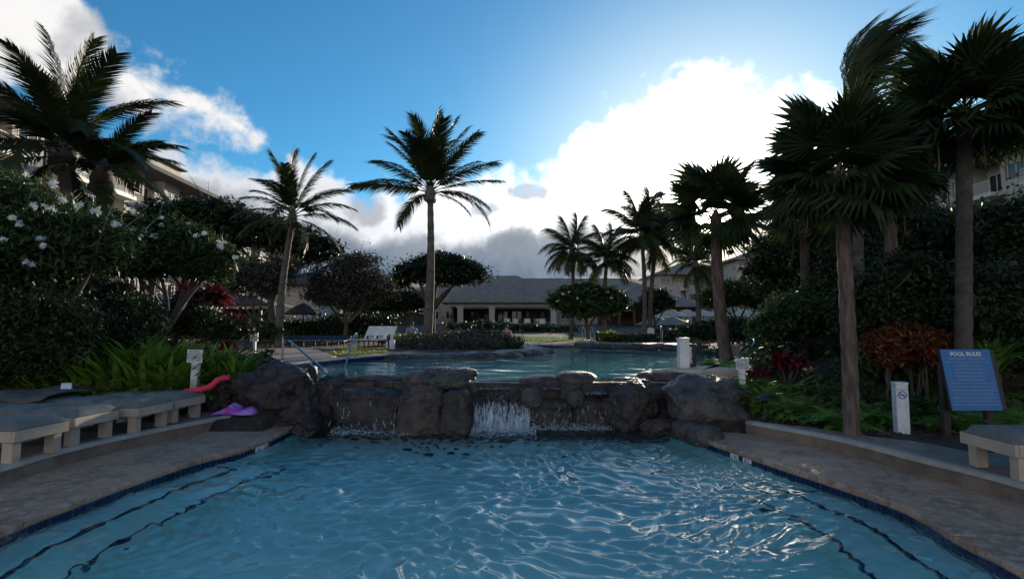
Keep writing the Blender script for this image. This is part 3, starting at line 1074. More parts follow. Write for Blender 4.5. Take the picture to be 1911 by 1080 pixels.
boulder(440, 612, 678, 800, 9.35, 'big dark craggy boulder at the left end of the waterfall behind the purple towel', dep=.55, rough=.3)
boulder(548, 596, 768, 815, 8.75, 'small dark wet boulder at the end of the left coping', dep=.3)
boulder(470, 560, 772, 806, 9.0, 'low brown boulder at the foot of the big left boulder behind the coping', dep=.3, m_='rock_red')
boulder(395, 470, 706, 772, 9.5, 'dark boulder under the red float tube beside the lilies', dep=.4)
boulder(590, 668, 706, 800, 9.6, 'dark recessed boulder left of the first fall', dep=.35)
boulder(622, 778, 716, 812, 9.25, 'broad rounded boulder with water spilling over its top left of the centre', dep=.42, rough=.14, block=.45)
boulder(742, 838, 716, 830, 9.05, 'tall wet boulder with vertical streaks left of the central fall', 'rock_red', dep=.32, rough=.16, block=.5)
boulder(812, 888, 722, 826, 9.08, 'upright dark boulder beside the central waterfall on its left', dep=.3, rough=.16, block=.5)
boulder(752, 822, 690, 728, 9.55, 'smooth stone at the left of the stack on the fall rim', 'rock_grey', dep=.3, rough=.12)
boulder(790, 850, 682, 708, 9.75, 'rounded stone at the top of the stack on the fall rim', 'rock_grey', dep=.3, rough=.12)
boulder(820, 892, 684, 716, 9.7, 'ridged stone at the right of the stack on the fall rim', 'rock_grey', dep=.32, rough=.14)
boulder(800, 880, 697, 729, 9.4, 'egg shaped stone in front of the stack on the fall rim', 'rock_grey', dep=.25, rough=.10)
boulder(640, 770, 698, 722, 9.75, 'long low reddish stone on the rim left of the stone stack', 'rock_red', dep=.3, rough=.14)
boulder(590, 680, 704, 726, 9.8, 'flat dark stone on the rim beside the big left boulder', dep=.3)
boulder(967, 1050, 699, 724, 9.6, 'low dark brown hump on the rim right of the central fall', 'rock_red', dep=.3, rough=.1)
boulder(1030, 1112, 692, 724, 9.65, 'higher dark brown hump on the rim right of the central fall', 'rock_red', dep=.35, rough=.1)
boulder(972, 1012, 722, 764, 9.12, 'small tan knob of rock hanging at the right edge of the central fall', 'rock_grey', dep=.16, rough=.12)
boulder(1058, 1090, 727, 760, 9.18, 'second smaller tan knob of rock hanging under the rim', 'rock_grey', dep=.14, rough=.12)
boulder(975, 1072, 736, 812, 9.42, 'dark wet boulder right of the central fall under the tan knob', dep=.3, block=.6, rough=.1)
boulder(1060, 1150, 732, 812, 9.45, 'dark wet boulder with thin trickles below the rim', dep=.3, block=.6, rough=.12)
boulder(1126, 1222, 712, 812, 9.2, 'big rugged boulder with pale streaks at the right of the falls', dep=.45, rough=.24)
boulder(1140, 1210, 703, 735, 9.6, 'reddish pointed boulder behind the rugged one on the rim', 'rock_red', dep=.35)
boulder(1186, 1285, 713, 748, 9.6, 'wide flat topped boulder between the rim and the right boulder', 'rock_grey', dep=.4, rough=.12, block=.4)
boulder(1190, 1290, 691, 716, 10.1, 'flat reddish slab rock beside the white towel post', 'rock_red', dep=.4, rough=.14, block=.4)
boulder(1200, 1275, 735, 815, 9.45, 'dark boulder in the recess between two large right boulders', dep=.35)
boulder(1236, 1385, 704, 806, 9.0, 'largest grey brown boulder at the right end of the waterfall', 'rock_grey', dep=.6, rough=.18)
boulder(1330, 1400, 715, 790, 9.3, 'dark boulder half hidden behind the ferns at the right end', dep=.5)
boulder(1196, 1262, 780, 812, 8.75, 'low reddish boulder at the water edge right of the falls', 'rock_red', dep=.3)
boulder(1252, 1318, 783, 825, 8.35, 'rounded blue grey boulder edging the pool before the right coping', 'rock_grey', dep=.3, rough=.1, block=.4)
boulder(1280, 1345, 790, 836, 8.0, 'rounded blue grey boulder touching the end of the right coping', 'rock_grey', dep=.28, rough=.1, block=.4)
boulder(1260, 1345, 774, 796, 8.75, 'flat tan stone lying behind the rounded edge boulders', 'rock_red', dep=.3, rough=.12)
# the weir wall the boulders are set in
wb = MB()
for i in range(26):
    x0 = -4.1 + i * 0.29
    wb.box(x0, x0 + 0.30, 9.28 + 0.05 * math.sin(i * 2.1), 9.66, -0.9, Z_UPW - 0.012 + 0.006 * math.sin(i * 1.3))
wo_ = wb.build('rock_wall', M['rock'], None)
tag(wo_, 'dark rock weir wall under the boulders that holds the upper pool', 'wall')
# water on the lip
lipw = MB()
M['lipwater'] = mat('thin_white_water', (0.26, 0.28, 0.32), (0.05, 0.052, 0.06), 14, 0.12, bump=0.02, bscale=22, spec=0.8, stretch=(2, .5, 1))

def spill(x0, x1, ytop, ybot, d, name='spill', drop=0.0):
    """thin sheet of water that slides over a ledge: back, crest, front"""
    a, b = at_y(x0, ytop, d), at_y(x1, ytop, d)
    zf = at_y((x0 + x1) / 2, ybot, d).z
    N = 22
    vs, fs = [], []
    prof = [(0.30, 0.02), (0.12, 0.015), (0.0, 0.0), (-0.05, -0.03), (-0.07, -0.5)]
    for i in range(N + 1):
        f = i / N
        x = a.x + (b.x - a.x) * f
        w_ = 0.02 * math.sin(f * 17 + x0) + 0.012 * math.sin(f * 41)
        for (dy, dz) in prof:
            z = a.z + dz if dz > -0.4 else zf + 0.005 * math.sin(f * 23 + x0)
            vs.append((x, d + dy + w_, z + w_ * 0.1))
    k = len(prof)
    for i in range(N):
        for j in range(k - 1):
            fs.append((i * k + j, i * k + j + 1, (i + 1) * k + j + 1, (i + 1) * k + j))
    return vs, fs


for x0, x1, y0, y1, d in ((882, 985, 722, 726, 9.3), (1006, 1062, 723, 726, 9.3), (1080, 1132, 732, 735, 9.2), (1100, 1140, 719, 721, 9.5)):
    lipw.add(*spill(x0, x1, y0, y1, d))
lo = lipw.build('spillway_sheen', M['lipwater'], None, smooth_=True)
tag(lo, 'bright film of water sliding over the rock ledges', 'water film', kind='stuff')

# the falling water: many thin ribbons that break up on their way down
m, t, b, G = mat_base('falling_water')
b.inputs['Base Color'].default_value = (0.55, 0.66, 0.80, 1)
b.inputs['Roughness'].default_value = 0.25
b.inputs['Transmission Weight'].default_value = 0.35
b.inputs['IOR'].default_value = 1.33
M['fall'] = m
M['foam'] = mat('foam', (0.55, 0.66, 0.76), (0.34, 0.46, 0.56), 12, 0.5)


def ribbons(x0, x1, ytop, ybot, d, n_, seed, spread=0.16, wmax=0.016):
    r = random.Random(seed)
    m_ = MB()
    for i in range(n_):
        px = r.uniform(x0, x1)
        a = at_y(px, ytop + r.uniform(-2, 3), d)
        zb = at_y(px, ybot, d).z
        s0 = r.random() ** 0.75 * 0.85
        s1 = min(1.0, s0 + r.uniform(0.04, 0.28))
        w_ = r.uniform(0.003, wmax)
        dx = r.gauss(0, 0.09)
        K_ = 5
        vs, fs = [], []
        for k in range(K_ + 1):
            s = s0 + (s1 - s0) * k / K_
            y = d - spread * math.sqrt(s) * r.uniform(0.85, 1.1) - 0.02
            ww = w_ * math.sin(PI * (k + 0.35) / (K_ + 0.7)) + 0.001
            x = a.x + dx * s + r.uniform(-0.006, 0.006)
            z = a.z + (zb - a.z) * s
            vs += [(x - ww, y, z), (x + ww, y + 0.004, z)]
        for k in range(K_):
            fs.append((2 * k, 2 * k + 1, 2 * k + 3, 2 * k + 2))
        m_.add(vs, fs)
    return m_


wf = thing('waterfall', 'white central waterfall pouring from the upper pool between the boulders', 'waterfall', at_y(932, 800, 9.2))
wf.location.z = 0.0
wl = wf.location
def place_fall(mb_, parent, base, name='falling_water', mat_='fall'):
    o = mb_.build(name, M[mat_], None)
    o.data.transform(Matrix.Translation(-base))
    o.parent = parent
    return tag(o, kind='stuff')
place_fall(ribbons(884, 984, 745, 802, 9.22, 380, 4, .17, .005), wf, wl)
wf2 = thing('waterfall', 'thin broken waterfall over the broad rounded left boulder', 'waterfall', at_y(700, 800, 9.0))
wf2.location.z = 0.0
f2 = ribbons(632, 742, 745, 800, 8.86, 26, 9, 0.06, 0.004)
f2.v += []
place_fall(f2, wf2, wf2.location)
wf3 = thing('waterfall', 'faint trickling waterfall on the dark rocks right of the central fall', 'waterfall', at_y(1060, 800, 9.15))
wf3.location.z = 0.0
place_fall(ribbons(1000, 1130, 752, 800, 9.12, 38, 12, 0.05, 0.0035), wf3, wf3.location)


# thin broken sheets of falling water in front of the rock faces
def sheet_mat(name, lo, hi, sx, sz):
    m, t, b, G = mat_base(name)
    b.inputs['Base Color'].default_value = (0.62, 0.72, 0.84, 1)
    b.inputs['Roughness'].default_value = 0.3
    co = G.n('ShaderNodeTexCoord').outputs['Object']
    mp = G.n('ShaderNodeMapping')
    t.links.new(co, mp.inputs[0])
    mp.inputs['Scale'].default_value = (sx, 2.0, sz)
    st = G.noise(mp.outputs[0], 1.0, 6.0, 0.65, 0.6)
    br = G.noise(co, 9.0, 4.0, 0.6, 0.3)
    spx = G.n('ShaderNodeSeparateXYZ')
    t.links.new(co, spx.inputs[0])
    gain = G.sm(spx.outputs[2], 0.75, 0.05, -0.09, 0.13)
    al = G.sm(G.m('ADD', G.m('ADD', G.m('MULTIPLY', st, .65), G.m('MULTIPLY', br, .35)), gain), lo, hi)
    t.links.new(G.m('MULTIPLY', al, 0.85), b.inputs['Alpha'])
    return m


def fall_sheet(x0, x1, yt, yb, d, parent, m_, spread=.16):
    a, b_ = at_y(x0, yt, d), at_y(x1, yt, d)
    zb = at_y(x0, yb, d).z
    NU, NV = 60, 26
    rs = np.random.RandomState(int(x0))
    ph = rs.rand(4) * 6
    vs, fs = [], []
    for j in range(NV + 1):
        s = j / NV
        for i in range(NU + 1):
            u = i / NU
            x = a.x + (b_.x - a.x) * u + .02 * math.sin(u * 9 + s * 3 + ph[0])
            y = d - spread * math.sqrt(s) - .03 + .022 * math.sin(u * 26 + ph[1]) * (.3 + s) + .012 * math.sin(u * 61 + s * 7 + ph[2])
            vs.append((x, y, a.z + (zb - a.z) * s))
    for j in range(NV):
        for i in range(NU):
            q = j * (NU + 1) + i
            fs.append((q, q + 1, q + NU + 2, q + NU + 1))
    o = place_fall(MB().add(vs, fs), parent, parent.location, 'water_sheet', m_)
    o.data.polygons.foreach_set('use_smooth', [True] * len(o.data.polygons))
    return o


M['sheet1'] = sheet_mat('broken_water_sheet', 0.51, 0.70, 42.0, 5.0)
M['sheet2'] = sheet_mat('thin_water_sheet', 0.66, 0.84, 36.0, 3.0)
for p_ in (wf, wf2, wf3):
    p_.location.z = 0.0
fall_sheet(882, 986, 727, 803, 9.24, wf, 'sheet1')
fall_sheet(628, 752, 726, 800, 8.84, wf2, 'sheet2', .06)
fall_sheet(990, 1135, 738, 799, 9.13, wf3, 'sheet2', .05)


def foam(x0, x1, py, d, n_, seed, parent, spready=0.35, h=0.06):
    r = random.Random(seed)
    n_ = int(n_ * 1.8)
    m_ = MB()
    bm = bmesh.new()
    bmesh.ops.create_icosphere(bm, subdivisions=1, radius=1.0)
    iv = [tuple(v.co) for v in bm.verts]
    fi = [tuple(v.index for v in f.verts) for f in bm.faces]
    bm.free()
    for i in range(n_):
        x = at_y(r.uniform(x0, x1), py, d).x
        y = d - abs(r.gauss(0, spready)) + 0.05
        s = r.uniform(0.003, 0.0085)
        z = abs(r.gauss(0, h)) * math.exp(-abs(y - d) * 5) + 0.005
        m_.add([(x + p[0] * s * r.uniform(.8, 2.2), y + p[1] * s * 1.3, z + p[2] * s * 0.6) for p in iv], fi)
    o = m_.build('foam', M['foam'], None, smooth_=True)
    o.data.transform(Matrix.Translation(-parent.location))
    o.parent = parent
    tag(o, kind='stuff')


foam(880, 1000, 805, 9.05, 900, 5, wf, 0.26, 0.10)
foam(620, 770, 792, 8.85, 420, 6, wf2, 0.14)
foam(1000, 1160, 797, 9.1, 330, 8, wf3, 0.08)

# island edge stones, a ring of low boulders round the planted tongue
isl = [UPP[i] for i in range(3, 11)]
isl_c = catmull([Vector((p.x, p.y, 0)) for p in isl], 10)
ipts = resample(isl_c, 24)
edge_meshes = [rock_mesh('edge_stone', 0.62, 0.36, 0.17, 40 + i, 3, 0.2, M['rock_grey'], 0.2, 0.3) for i in range(4)]
for i, p in enumerate(ipts):
    o = link('edge_stone', edge_meshes[i % 4], None, (p.x, p.y + 0.1, 0.80 + rng.uniform(-.02, .03)), (0, 0, rng.uniform(-.3, .3)), (rng.uniform(.8, 1.15),) * 2 + (rng.uniform(.8, 1.15),))
    tag(o, 'low brown stone in the edging round the planted tongue of the upper pool', 'stone', 'edging stones of the planted tongue')
for i in range(14):
    p = at_z(1100 + i * 15.5, 645.5 + i * .35, 0.95)
    o = link('edge_stone', edge_meshes[(i + 1) % 4], None, (p.x, p.y + 0.5, 0.98), (0, 0, rng.uniform(-.3, .3)), 0.9)
    tag(o, 'low dark stone along the far bank of the upper pool under the hedge', 'stone', 'stones of the far bank')
for (x, y, s, lb) in ((1610, 640, .5, 'dark boulder behind the bright railings at the right'), ):
    q = at_y(1450, 652, 15.5)
    tag(link('boulder', rock_mesh('boulder', .6, .5, .45, 77, 4, .2, M['rock']), None, (q.x, 15.5, 1.0)), 'rounded dark boulder behind the ladder rails right of the fan palm', 'boulder')
# mulch stones in the bed by the right coping
mb_ = MB()
bm = bmesh.new()
bmesh.ops.create_icosphere(bm, subdivisions=1, radius=1.0)
iv = [v.co.copy() for v in bm.verts]
fi = [tuple(v.index for v in f.verts) for f in bm.faces]
bm.free()
for i in range(1500):
    if i % 3:
        x, y = rng.uniform(2.9, 7.5), rng.uniform(7.0, 9.3)
        if y < 7.6 + (4.0 - x) * 0.9 and x < 4 or inside(x, y, DECK_R) or inside(x, y, grow(LOW, 1.2)):
            continue
    else:
        x, y = rng.uniform(-8.5, -3.8), rng.uniform(8.9, 9.9)
    s = rng.uniform(0.012, 0.045)
    mb_.add([(x + p.x * s * rng.uniform(.7, 1.4), y + p.y * s, gz(x, y) + .01 + p.z * s * .6) for p in iv], fi)
tag(mb_.build('gravel', M['rock'], None, smooth_=True), 'dark lava gravel and mulch in the planting beds', 'gravel', kind='stuff')
# ------------------------------------------------------------------ far hills
def hills():
    N = 160
    vs, fs = [], []
    for i in range(N + 1):
        a = rad(-75 + 150 * i / N)
        base = 0.020 + 0.028 * math.exp(-((math.degrees(a) - 8) / 26) ** 2)
        for j, (dist, f) in enumerate(((1500, 0.0), (2100, 0.35), (2800, 0.8), (3300, 1.0), (4200, 0.4))):
            rdg = 1 + 0.10 * noise.noise(Vector((i * 0.11, j * .6, 3))) + 0.05 * noise.noise(Vector((i * 0.37, j, 8)))
            h = 2 + f * 3300 * (base + 0.045) * rdg
            vs.append((dist * math.sin(a), dist * math.cos(a), h))
    for i in range(N):
        for j in range(4):
            fs.append((i * 5 + j, (i + 1) * 5 + j, (i + 1) * 5 + j + 1, i * 5 + j + 1))
    tag(MB().add(vs, fs).build('hills', mat('hazy_hill_forest', (0.07, 0.09, 0.10), (0.05, 0.07, 0.08), 0.004, 0.95), None, smooth_=True), kind='structure')  # blue-grey hill colour carries the distance haze


hills()

# ------------------------------------------------------------------ buildings
def hip_roof(mb_, x0, x1, y0, y1, z0, rise, over=0.9, th=0.22):
    """hipped roof over a rectangle, in local coordinates, with an eave slab"""
    x0, x1, y0, y1 = x0 - over, x1 + over, y0 - over, y1 + over
    w_, d_ = x1 - x0, y1 - y0
    if w_ >= d_:
        r0, r1 = (x0 + d_ / 2, (y0 + y1) / 2), (x1 - d_ / 2, (y0 + y1) / 2)
    else:
        r0, r1 = ((x0 + x1) / 2, y0 + w_ / 2), ((x0 + x1) / 2, y1 - w_ / 2)
    v = [(x0, y0, z0), (x1, y0, z0), (x1, y1, z0), (x0, y1, z0), (x0, y0, z0 + th), (x1, y0, z0 + th), (x1, y1, z0 + th), (x0, y1, z0 + th),
         (*r0, z0 + th + rise), (*r1, z0 + th + rise)]
    f = [(0, 3, 2, 1), (0, 1, 5, 4), (1, 2, 6, 5), (2, 3, 7, 6), (3, 0, 4, 7)]
    if w_ >= d_:
        f += [(4, 5, 9, 8), (5, 6, 9), (6, 7, 8, 9), (7, 4, 8)]
    else:
        f += [(4, 5, 8), (5, 6, 9, 8), (6, 7, 9), (7, 4, 8, 9)]
    return mb_.add(v, f)


def win_meshes(w_, h, mull=1, tag_=''):
    fr = MB()
    t_ = 0.07
    fr.box(0, w_, -0.05, 0.06, 0, t_).box(0, w_, -0.05, 0.06, h - t_, h).box(0, t_, -0.05, 0.06, t_, h - t_).box(w_ - t_, w_, -0.05, 0.06, t_, h - t_)
    for i in range(mull):
        x = w_ * (i + 1) / (mull + 1)
        fr.box(x - t_ / 2, x + t_ / 2, -0.045, 0.055, t_, h - t_)
    return fr.mesh('window', M['trim']), MB().box(t_, w_ - t_, 0.0, 0.02, t_, h - t_).mesh('pane', M['window'])


WA = win_meshes(1.5, 1.35, 1)
WB = win_meshes(2.2, 1.5, 2)
rail_me = MB()
for z in (0.05, 0.98):
    rail_me.box(0, 2.6, -0.03, 0.03, z, z + 0.05)
for i in range(20):
    rail_me.box(0.03 + i * 0.134, 0.055 + i * 0.134, -0.012, 0.012, 0.1, 0.98)
rail_me = rail_me.mesh('railing', M['trim'])
slab_me = MB().box(0, 3.0, -0.9, 0.1, 0, 0.28).mesh('balcony', M['trim'])


def hotel(name, label, cat, loc, rz, bays, floors, fh, z_base, depth, wallmat, roofmat, dormers=(), rise=2.6, x_off=0):
    """row of bays: window bay / recessed balcony bay, built in real depth"""
    r = thing(name, label, cat, loc, rz)
    bw = 5.2
    Lx = bays * bw
    H = floors * fh
    wall = MB()
    wall.box(0, Lx, 1.3, depth, 0, H)                                  # core behind the recesses
    for b_ in range(bays):
        x = b_ * bw
        wall.box(x, x + 0.35, 0, 1.3, 0, H)                            # piers
        wall.box(x + 2.15, x + 2.4, 0, 1.3, 0, H)
        for f in range(floors):
            z = f * fh
            wall.box(x + 0.35, x + 2.15, 0, 0.3, z, z + 0.85)          # below and above the window
            wall.box(x + 0.35, x + 2.15, 0, 0.3, z + 2.2, z + fh)
            wall.box(x + 2.4, x + bw, 0.0, 1.3, z - 0.12 + 0.001, z + 0.12)
            w_ = link('window', WA[0], r, (x + 0.5, 0.12, z + 0.85))
            link('pane', WA[1], w_, (0, 0, 0))
            w2 = link('window', WB[0], r, (x + 2.7, 1.22, z + 0.6))
            link('pane', WB[1], w2, (0, 0, 0))
            bl = link('balcony', slab_me, r, (x + 2.3, 0, z - 0.13))
            link('railing', rail_me, bl, (0.2, -0.8, 0.28))
    wall.box(Lx, Lx + 0.4, 0, 1.3, 0, H)
    wall.build('wall', wallmat, r)
    rf = hip_roof(MB(), 0, Lx, -0.5, depth, H + 0.003, rise, 1.0, 0.35).build('roof', roofmat, r)
    for (dx, dw, dy, dh) in dormers:
        dm = MB().box(dx, dx + dw, dy, dy + 5, H + 0.3, H + dh).build('roof_block', wallmat, rf)
        hip_roof(MB(), dx, dx + dw, dy, dy + 5, H + dh + .003, 0.7, 0.45, 0.12).build('roof_block_cap', roofmat, rf)
    return r


M['hotel_wall'] = mat('hotel_wall', (0.52, 0.49, 0.43), (0.44, 0.41, 0.37), 0.8, 0.9)
M['roof_dark'] = mat('dark_roof', (0.085, 0.075, 0.07), (0.06, 0.054, 0.05), 2, 0.9, bump=0.03, bscale=9)
# left hotel: its front runs away from the camera along x = -30
hotel('hotel_building', 'long five storey hotel wing with dark overhanging eaves receding on the left', 'building', (-30.5, 22.0, 0.7), rad(92.5), 10, 5, 2.86, 0, 14,
      M['hotel_wall'], M['roof_dark'], dormers=((22.0, 8.5, 1.2, 2.3),), rise=2.4)
# right hotel
hotel('hotel_building', 'hotel wing with pale walls and sloping eave line behind the palms at the right', 'building', (39.0, 62.0, 0.7), rad(-92.0), 9, 5, 2.86, 0, 14,
      M['hotel_wall'], M['roof_dark'], dormers=((8.0, 6.0, 1.0, 1.8), (19.0, 9.0, 1.0, 2.4),), rise=2.6)
# pale building beyond the pavilion roof
p = at_y(1374, 466, 92)
hotel('hotel_building', 'pale five storey hotel block with green grey roof right of the sun', 'building', (p.x, 92, 0.6), 0.0, 3, 5, 2.55, 0, 12, M['stucco_white'], M['roof'], rise=2.6)
p = at_y(1230, 500, 104)
hotel('hotel_building', 'hazy pale hotel block behind the fan palm trunk', 'building', (p.x, 104, 0.4), 0.0, 3, 4, 2.9, 0, 12, M['stucco_white'], M['roof'], rise=2.8)

# ---- central pavilion
Yp = 80.0
Zf = 2.27
pv = thing('pavilion', 'low pool pavilion with big grey hipped roof and pale square columns', 'building', (0, Yp, Zf))
xl, xr = at_y(842, 600, Yp).x, at_y(1034, 600, Yp).x
zt = at_y(900, 572, Yp).z - Zf
za = at_y(975, 514, Yp + 5).z - Zf
MB().box(xl - 1.0, xr + 1.2, -0.5, 14, -0.9, 0.0).build('terrace', M['stucco'], pv)
for px in (859, 918, 1033):
    x = at_y(px, 600, Yp).x
    MB().box(x - 0.42, x + 0.42, -0.2, 0.64, 0, zt - 0.02).box(x - 0.5, x + 0.5, -0.28, 0.72, 0, 0.25).box(x - 0.5, x + 0.5, -0.28, 0.72, zt - .28, zt - 0.02).build('column', M['stucco_white'], pv, bevel=0.02)
MB().box(xl - 0.6, xr + 0.6, -0.15, 0.5, zt, zt + 0.55).build('beam', M['stucco_white'], pv)
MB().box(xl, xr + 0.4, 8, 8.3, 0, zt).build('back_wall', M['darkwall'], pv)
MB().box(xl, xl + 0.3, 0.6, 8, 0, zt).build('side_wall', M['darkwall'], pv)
hip_roof(MB(), xl - 0.8, xr + 0.8, -0.4, 12, zt + 0.56, za - zt - 0.7, 0.8, 0.2).build('roof', M['roof'], pv)
# door leaves at the back
for i in range(6):
    x = xl + 2 + i * 2.3
    d_ = MB().box(x, x + 1.9, 7.9, 7.97, 0.05, 2.3).build('door', M['darkwood'], pv)
    MB().box(x + 0.2, x + 0.85, 7.86, 7.89, 0.5, 2.15).box(x + 1.05, x + 1.7, 7.86, 7.89, 0.5, 2.15).build('pane', M['window'], d_)
# long ridge roof behind and the side wings
bk = thing('main_building', 'long low building with grey shingle roof behind the pavilion', 'building', (0, 95, 2.3))
a, b_ = at_y(745, 545, 95).x, at_y(1260, 545, 95).x
ze = at_y(800, 556, 95).z - 2.3
MB().box(a, b_, 0, 16, 0, ze).build('wall', M['stucco'], bk)
hip_roof(MB(), a, b_, 0, 16, ze + .003, at_y(900, 520, 104).z - 2.3 - ze - 0.2, 1.0, 0.2).build('roof', M['roof'], bk)
for i in range(14):
    x = a + 1.5 + i * 3.4
    w_ = link('window', WB[0], bk, (x, -0.08, 1.0))
    link('pane', WB[1], w_)
wg = thing('restaurant_building', 'low restaurant wing with grey hipped roof and dark open front at right centre', 'building', (0, 66, 1.95))
a, b_ = at_y(1128, 590, 66).x, at_y(1296, 590, 66).x
ze = at_y(1200, 577, 66).z - 1.95
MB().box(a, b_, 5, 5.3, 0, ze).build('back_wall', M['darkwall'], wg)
for i in range(7):
    x = a + (b_ - a) * i / 6
    MB().box(x - 0.15, x + 0.15, 0, 0.3, 0, ze - .002).build('post', M['darkwood'], wg)
MB().box(a - .3, b_ + .3, -0.05, 0.35, ze, ze + .25).build('beam', M['darkwood'], wg)
hip_roof(MB(), a, b_, 0, 9, ze + .26, at_y(1200, 538, 71).z - 1.95 - ze - .3, 0.9, 0.18).build('roof', M['roof'], wg)
cb = at_y(1250, 542, 75)
rbk = MB().box(cb.x - .9, cb.x + .9, 73 - 66, 75 - 66, cb.z - 1.95 - 1.2, cb.z - 1.95 + .5).build('roof_vent', M['stucco_white'], wg)

# left centre wing and brown pavilion roofs
lw = thing('side_building', 'grey roofed low wing half hidden by trees left of the tall coconut palm', 'building', (0, 70, 2.1))
a, b_ = at_y(560, 590, 70).x, at_y(770, 590, 70).x
ze = at_y(600, 583, 70).z - 2.1
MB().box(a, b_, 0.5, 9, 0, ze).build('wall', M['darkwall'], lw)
MB().box(a - .5, b_ + .5, -0.3, 0.2, ze, ze + .3).build('fascia', M['trim'], lw)
hip_roof(MB(), a, b_, 0.3, 9, ze + .31, at_y(600, 545, 75).z - 2.1 - ze - .4, 0.7, 0.15).build('roof', M['roof'], lw)
br = thing('cabana', 'brown roofed pool bar with a white fascia behind the red plants', 'building', (0, 42, 1.1))
a, b_ = at_y(372, 590, 42).x, at_y(492, 590, 42).x
ze = at_y(450, 573, 42).z - 1.1
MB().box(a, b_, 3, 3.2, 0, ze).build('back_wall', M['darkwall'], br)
for x in (a + .3, a + 1.9, b_ - 1.9, b_ - .3):
    MB().box(x - .1, x + .1, 0, 0.2, 0, ze - .002).build('post', M['darkwood'], br)
MB().box(a - .2, b_ + .2, -.1, .25, ze, ze + .13).build('fascia', M['trim'], br)
hip_roof(MB(), a, b_, 0, 4, ze + .14, at_y(430, 556, 44).z - 1.1 - ze, .5, .12).build('roof', M['roof_brown'], br)

# low hotel annex with ledges seen under the left trees
hotel('hotel_building', 'lower hotel annex with white ledges glimpsed under the left trees', 'building', (-19.8, 55, 0.7), rad(75), 3, 2, 2.7, 0, 8, M['hotel_wall'], M['roof_brown'], rise=1.6)

# ---- parasols
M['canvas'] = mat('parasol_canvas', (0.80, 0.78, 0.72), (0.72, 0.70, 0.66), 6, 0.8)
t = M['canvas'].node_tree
M['canvas_shaded'] = mat('shaded_parasol_canvas', (0.30, 0.27, 0.23), (0.24, 0.22, 0.19), 6, 0.8)  # copy of the parasol canvas with shade darkened into its colour
tr = t.nodes.new('ShaderNodeBsdfTranslucent')
tr.inputs[0].default_value = (0.9, 0.82, 0.68, 1)
mx = t.nodes.new('ShaderNodeMixShader')
mx.inputs[0].default_value = 0.5
t.links.new(t.nodes['Principled BSDF'].outputs[0], mx.inputs[1])
t.links.new(tr.outputs[0], mx.inputs[2])
t.links.new(mx.outputs[0], t.nodes['Material Output'].inputs[0])
cano = MB()
N = 8
vs = [(0, 0, 0.62)] + [(1.6 * math.cos(2 * PI * k / N), 1.6 * math.sin(2 * PI * k / N), 0.0) for k in range(N)] + [(0, 0, 0.585)] + [(1.58 * math.cos(2 * PI * k / N), 1.58 * math.sin(2 * PI * k / N), -0.035) for k in range(N)]
fs = [(0, 1 + k, 1 + (k + 1) % N) for k in range(N)] + [(N + 1, N + 2 + (k + 1) % N, N + 2 + k) for k in range(N)] + [(1 + k, N + 2 + k, N + 2 + (k + 1) % N, 1 + (k + 1) % N) for k in range(N)]
cano_me = cano.add(vs, fs).mesh('canopy', M['canvas'])
cano_shaded = cano_me.copy()
cano_shaded.materials[0] = M['canvas_shaded']
pole_me = MB().tube([(0, 0, 0), (0, 0, 2.75)], 0.03, 8).mesh('pole', M['darkwood'])
base_me = MB().lathe([(0.3, 0), (0.3, 0.08), (0.05, 0.12)], 12).mesh('base', M['darkmetal'])
rib_me = MB()
for k in range(8):
    a = 2 * PI * k / 8
    rib_me.tube([(0, 0, 2.55), (1.5 * math.cos(a), 1.5 * math.sin(a), 2.1)], 0.012, 4)
rib_me = rib_me.mesh('ribs', M['darkwood'])
plist = [(1252, 577, 44, 'leftmost'), (1281, 577, 46, 'second from the left'), (1312, 577, 47, 'third from the left'), (1340, 577, 46, 'fourth, behind the fan palm trunk'), (1388, 576, 43, 'rightmost and largest')]
ulist = [(1225, 590, 40), (1255, 590, 38.5), (1318, 592, 37), (1418, 590, 39), (1452, 592, 38)]
for k, (px, py, d) in enumerate([(a, b, c) for a, b, c, _ in plist] + ulist):
    top_ = at_y(px, py - 1, d)
    zg = gz(top_.x, d)
    lab = ('white backlit parasol of the upper row by the restaurant, ' + plist[k][3]) if k < 5 else 'dim cream parasol of the lower row over dining tables, ' + ('leftmost', 'second from left', 'left of the palm trunk', 'right of the lanterns', 'rightmost')[k - 5]
    u = thing('parasol', lab or 'cream parasol of the lower row over the dining tables', 'parasol', (top_.x, d, top_.z - 2.8), 0, 'parasols by the restaurant')
    link('canopy', cano_me if k < 5 else cano_shaded, u, (0, 0, 2.15))
    link('pole', pole_me, u)
    link('base', base_me, u)
    link('frame', rib_me, u)
for px in (640, 700, 745):
    q = at_y(min(px, 735) if px != 745 else 742, 592, 38)
    if px == 745:
        continue
    u = thing('parasol', 'dim cream parasol under the trees ' + ('left of the' if px == 640 else 'nearest the') + ' tall coconut palm', 'parasol', (q.x, 38, q.z - 2.75))
    link('canopy', cano_shaded, u, (0, 0, 2.15))
    link('pole', pole_me, u)
    link('base', base_me, u)
q = at_y(566, 580, 30)
u = thing('parasol', 'brown thatched parasol left of the sparse tree', 'parasol', (q.x, 30, q.z - 2.3))
MB().lathe([(1.0, 2.1), (1.02, 2.16), (0.6, 2.45), (0.25, 2.65), (0.03, 2.75)], 14).build('canopy', M['roof_brown'], u)
link('pole', pole_me, u)
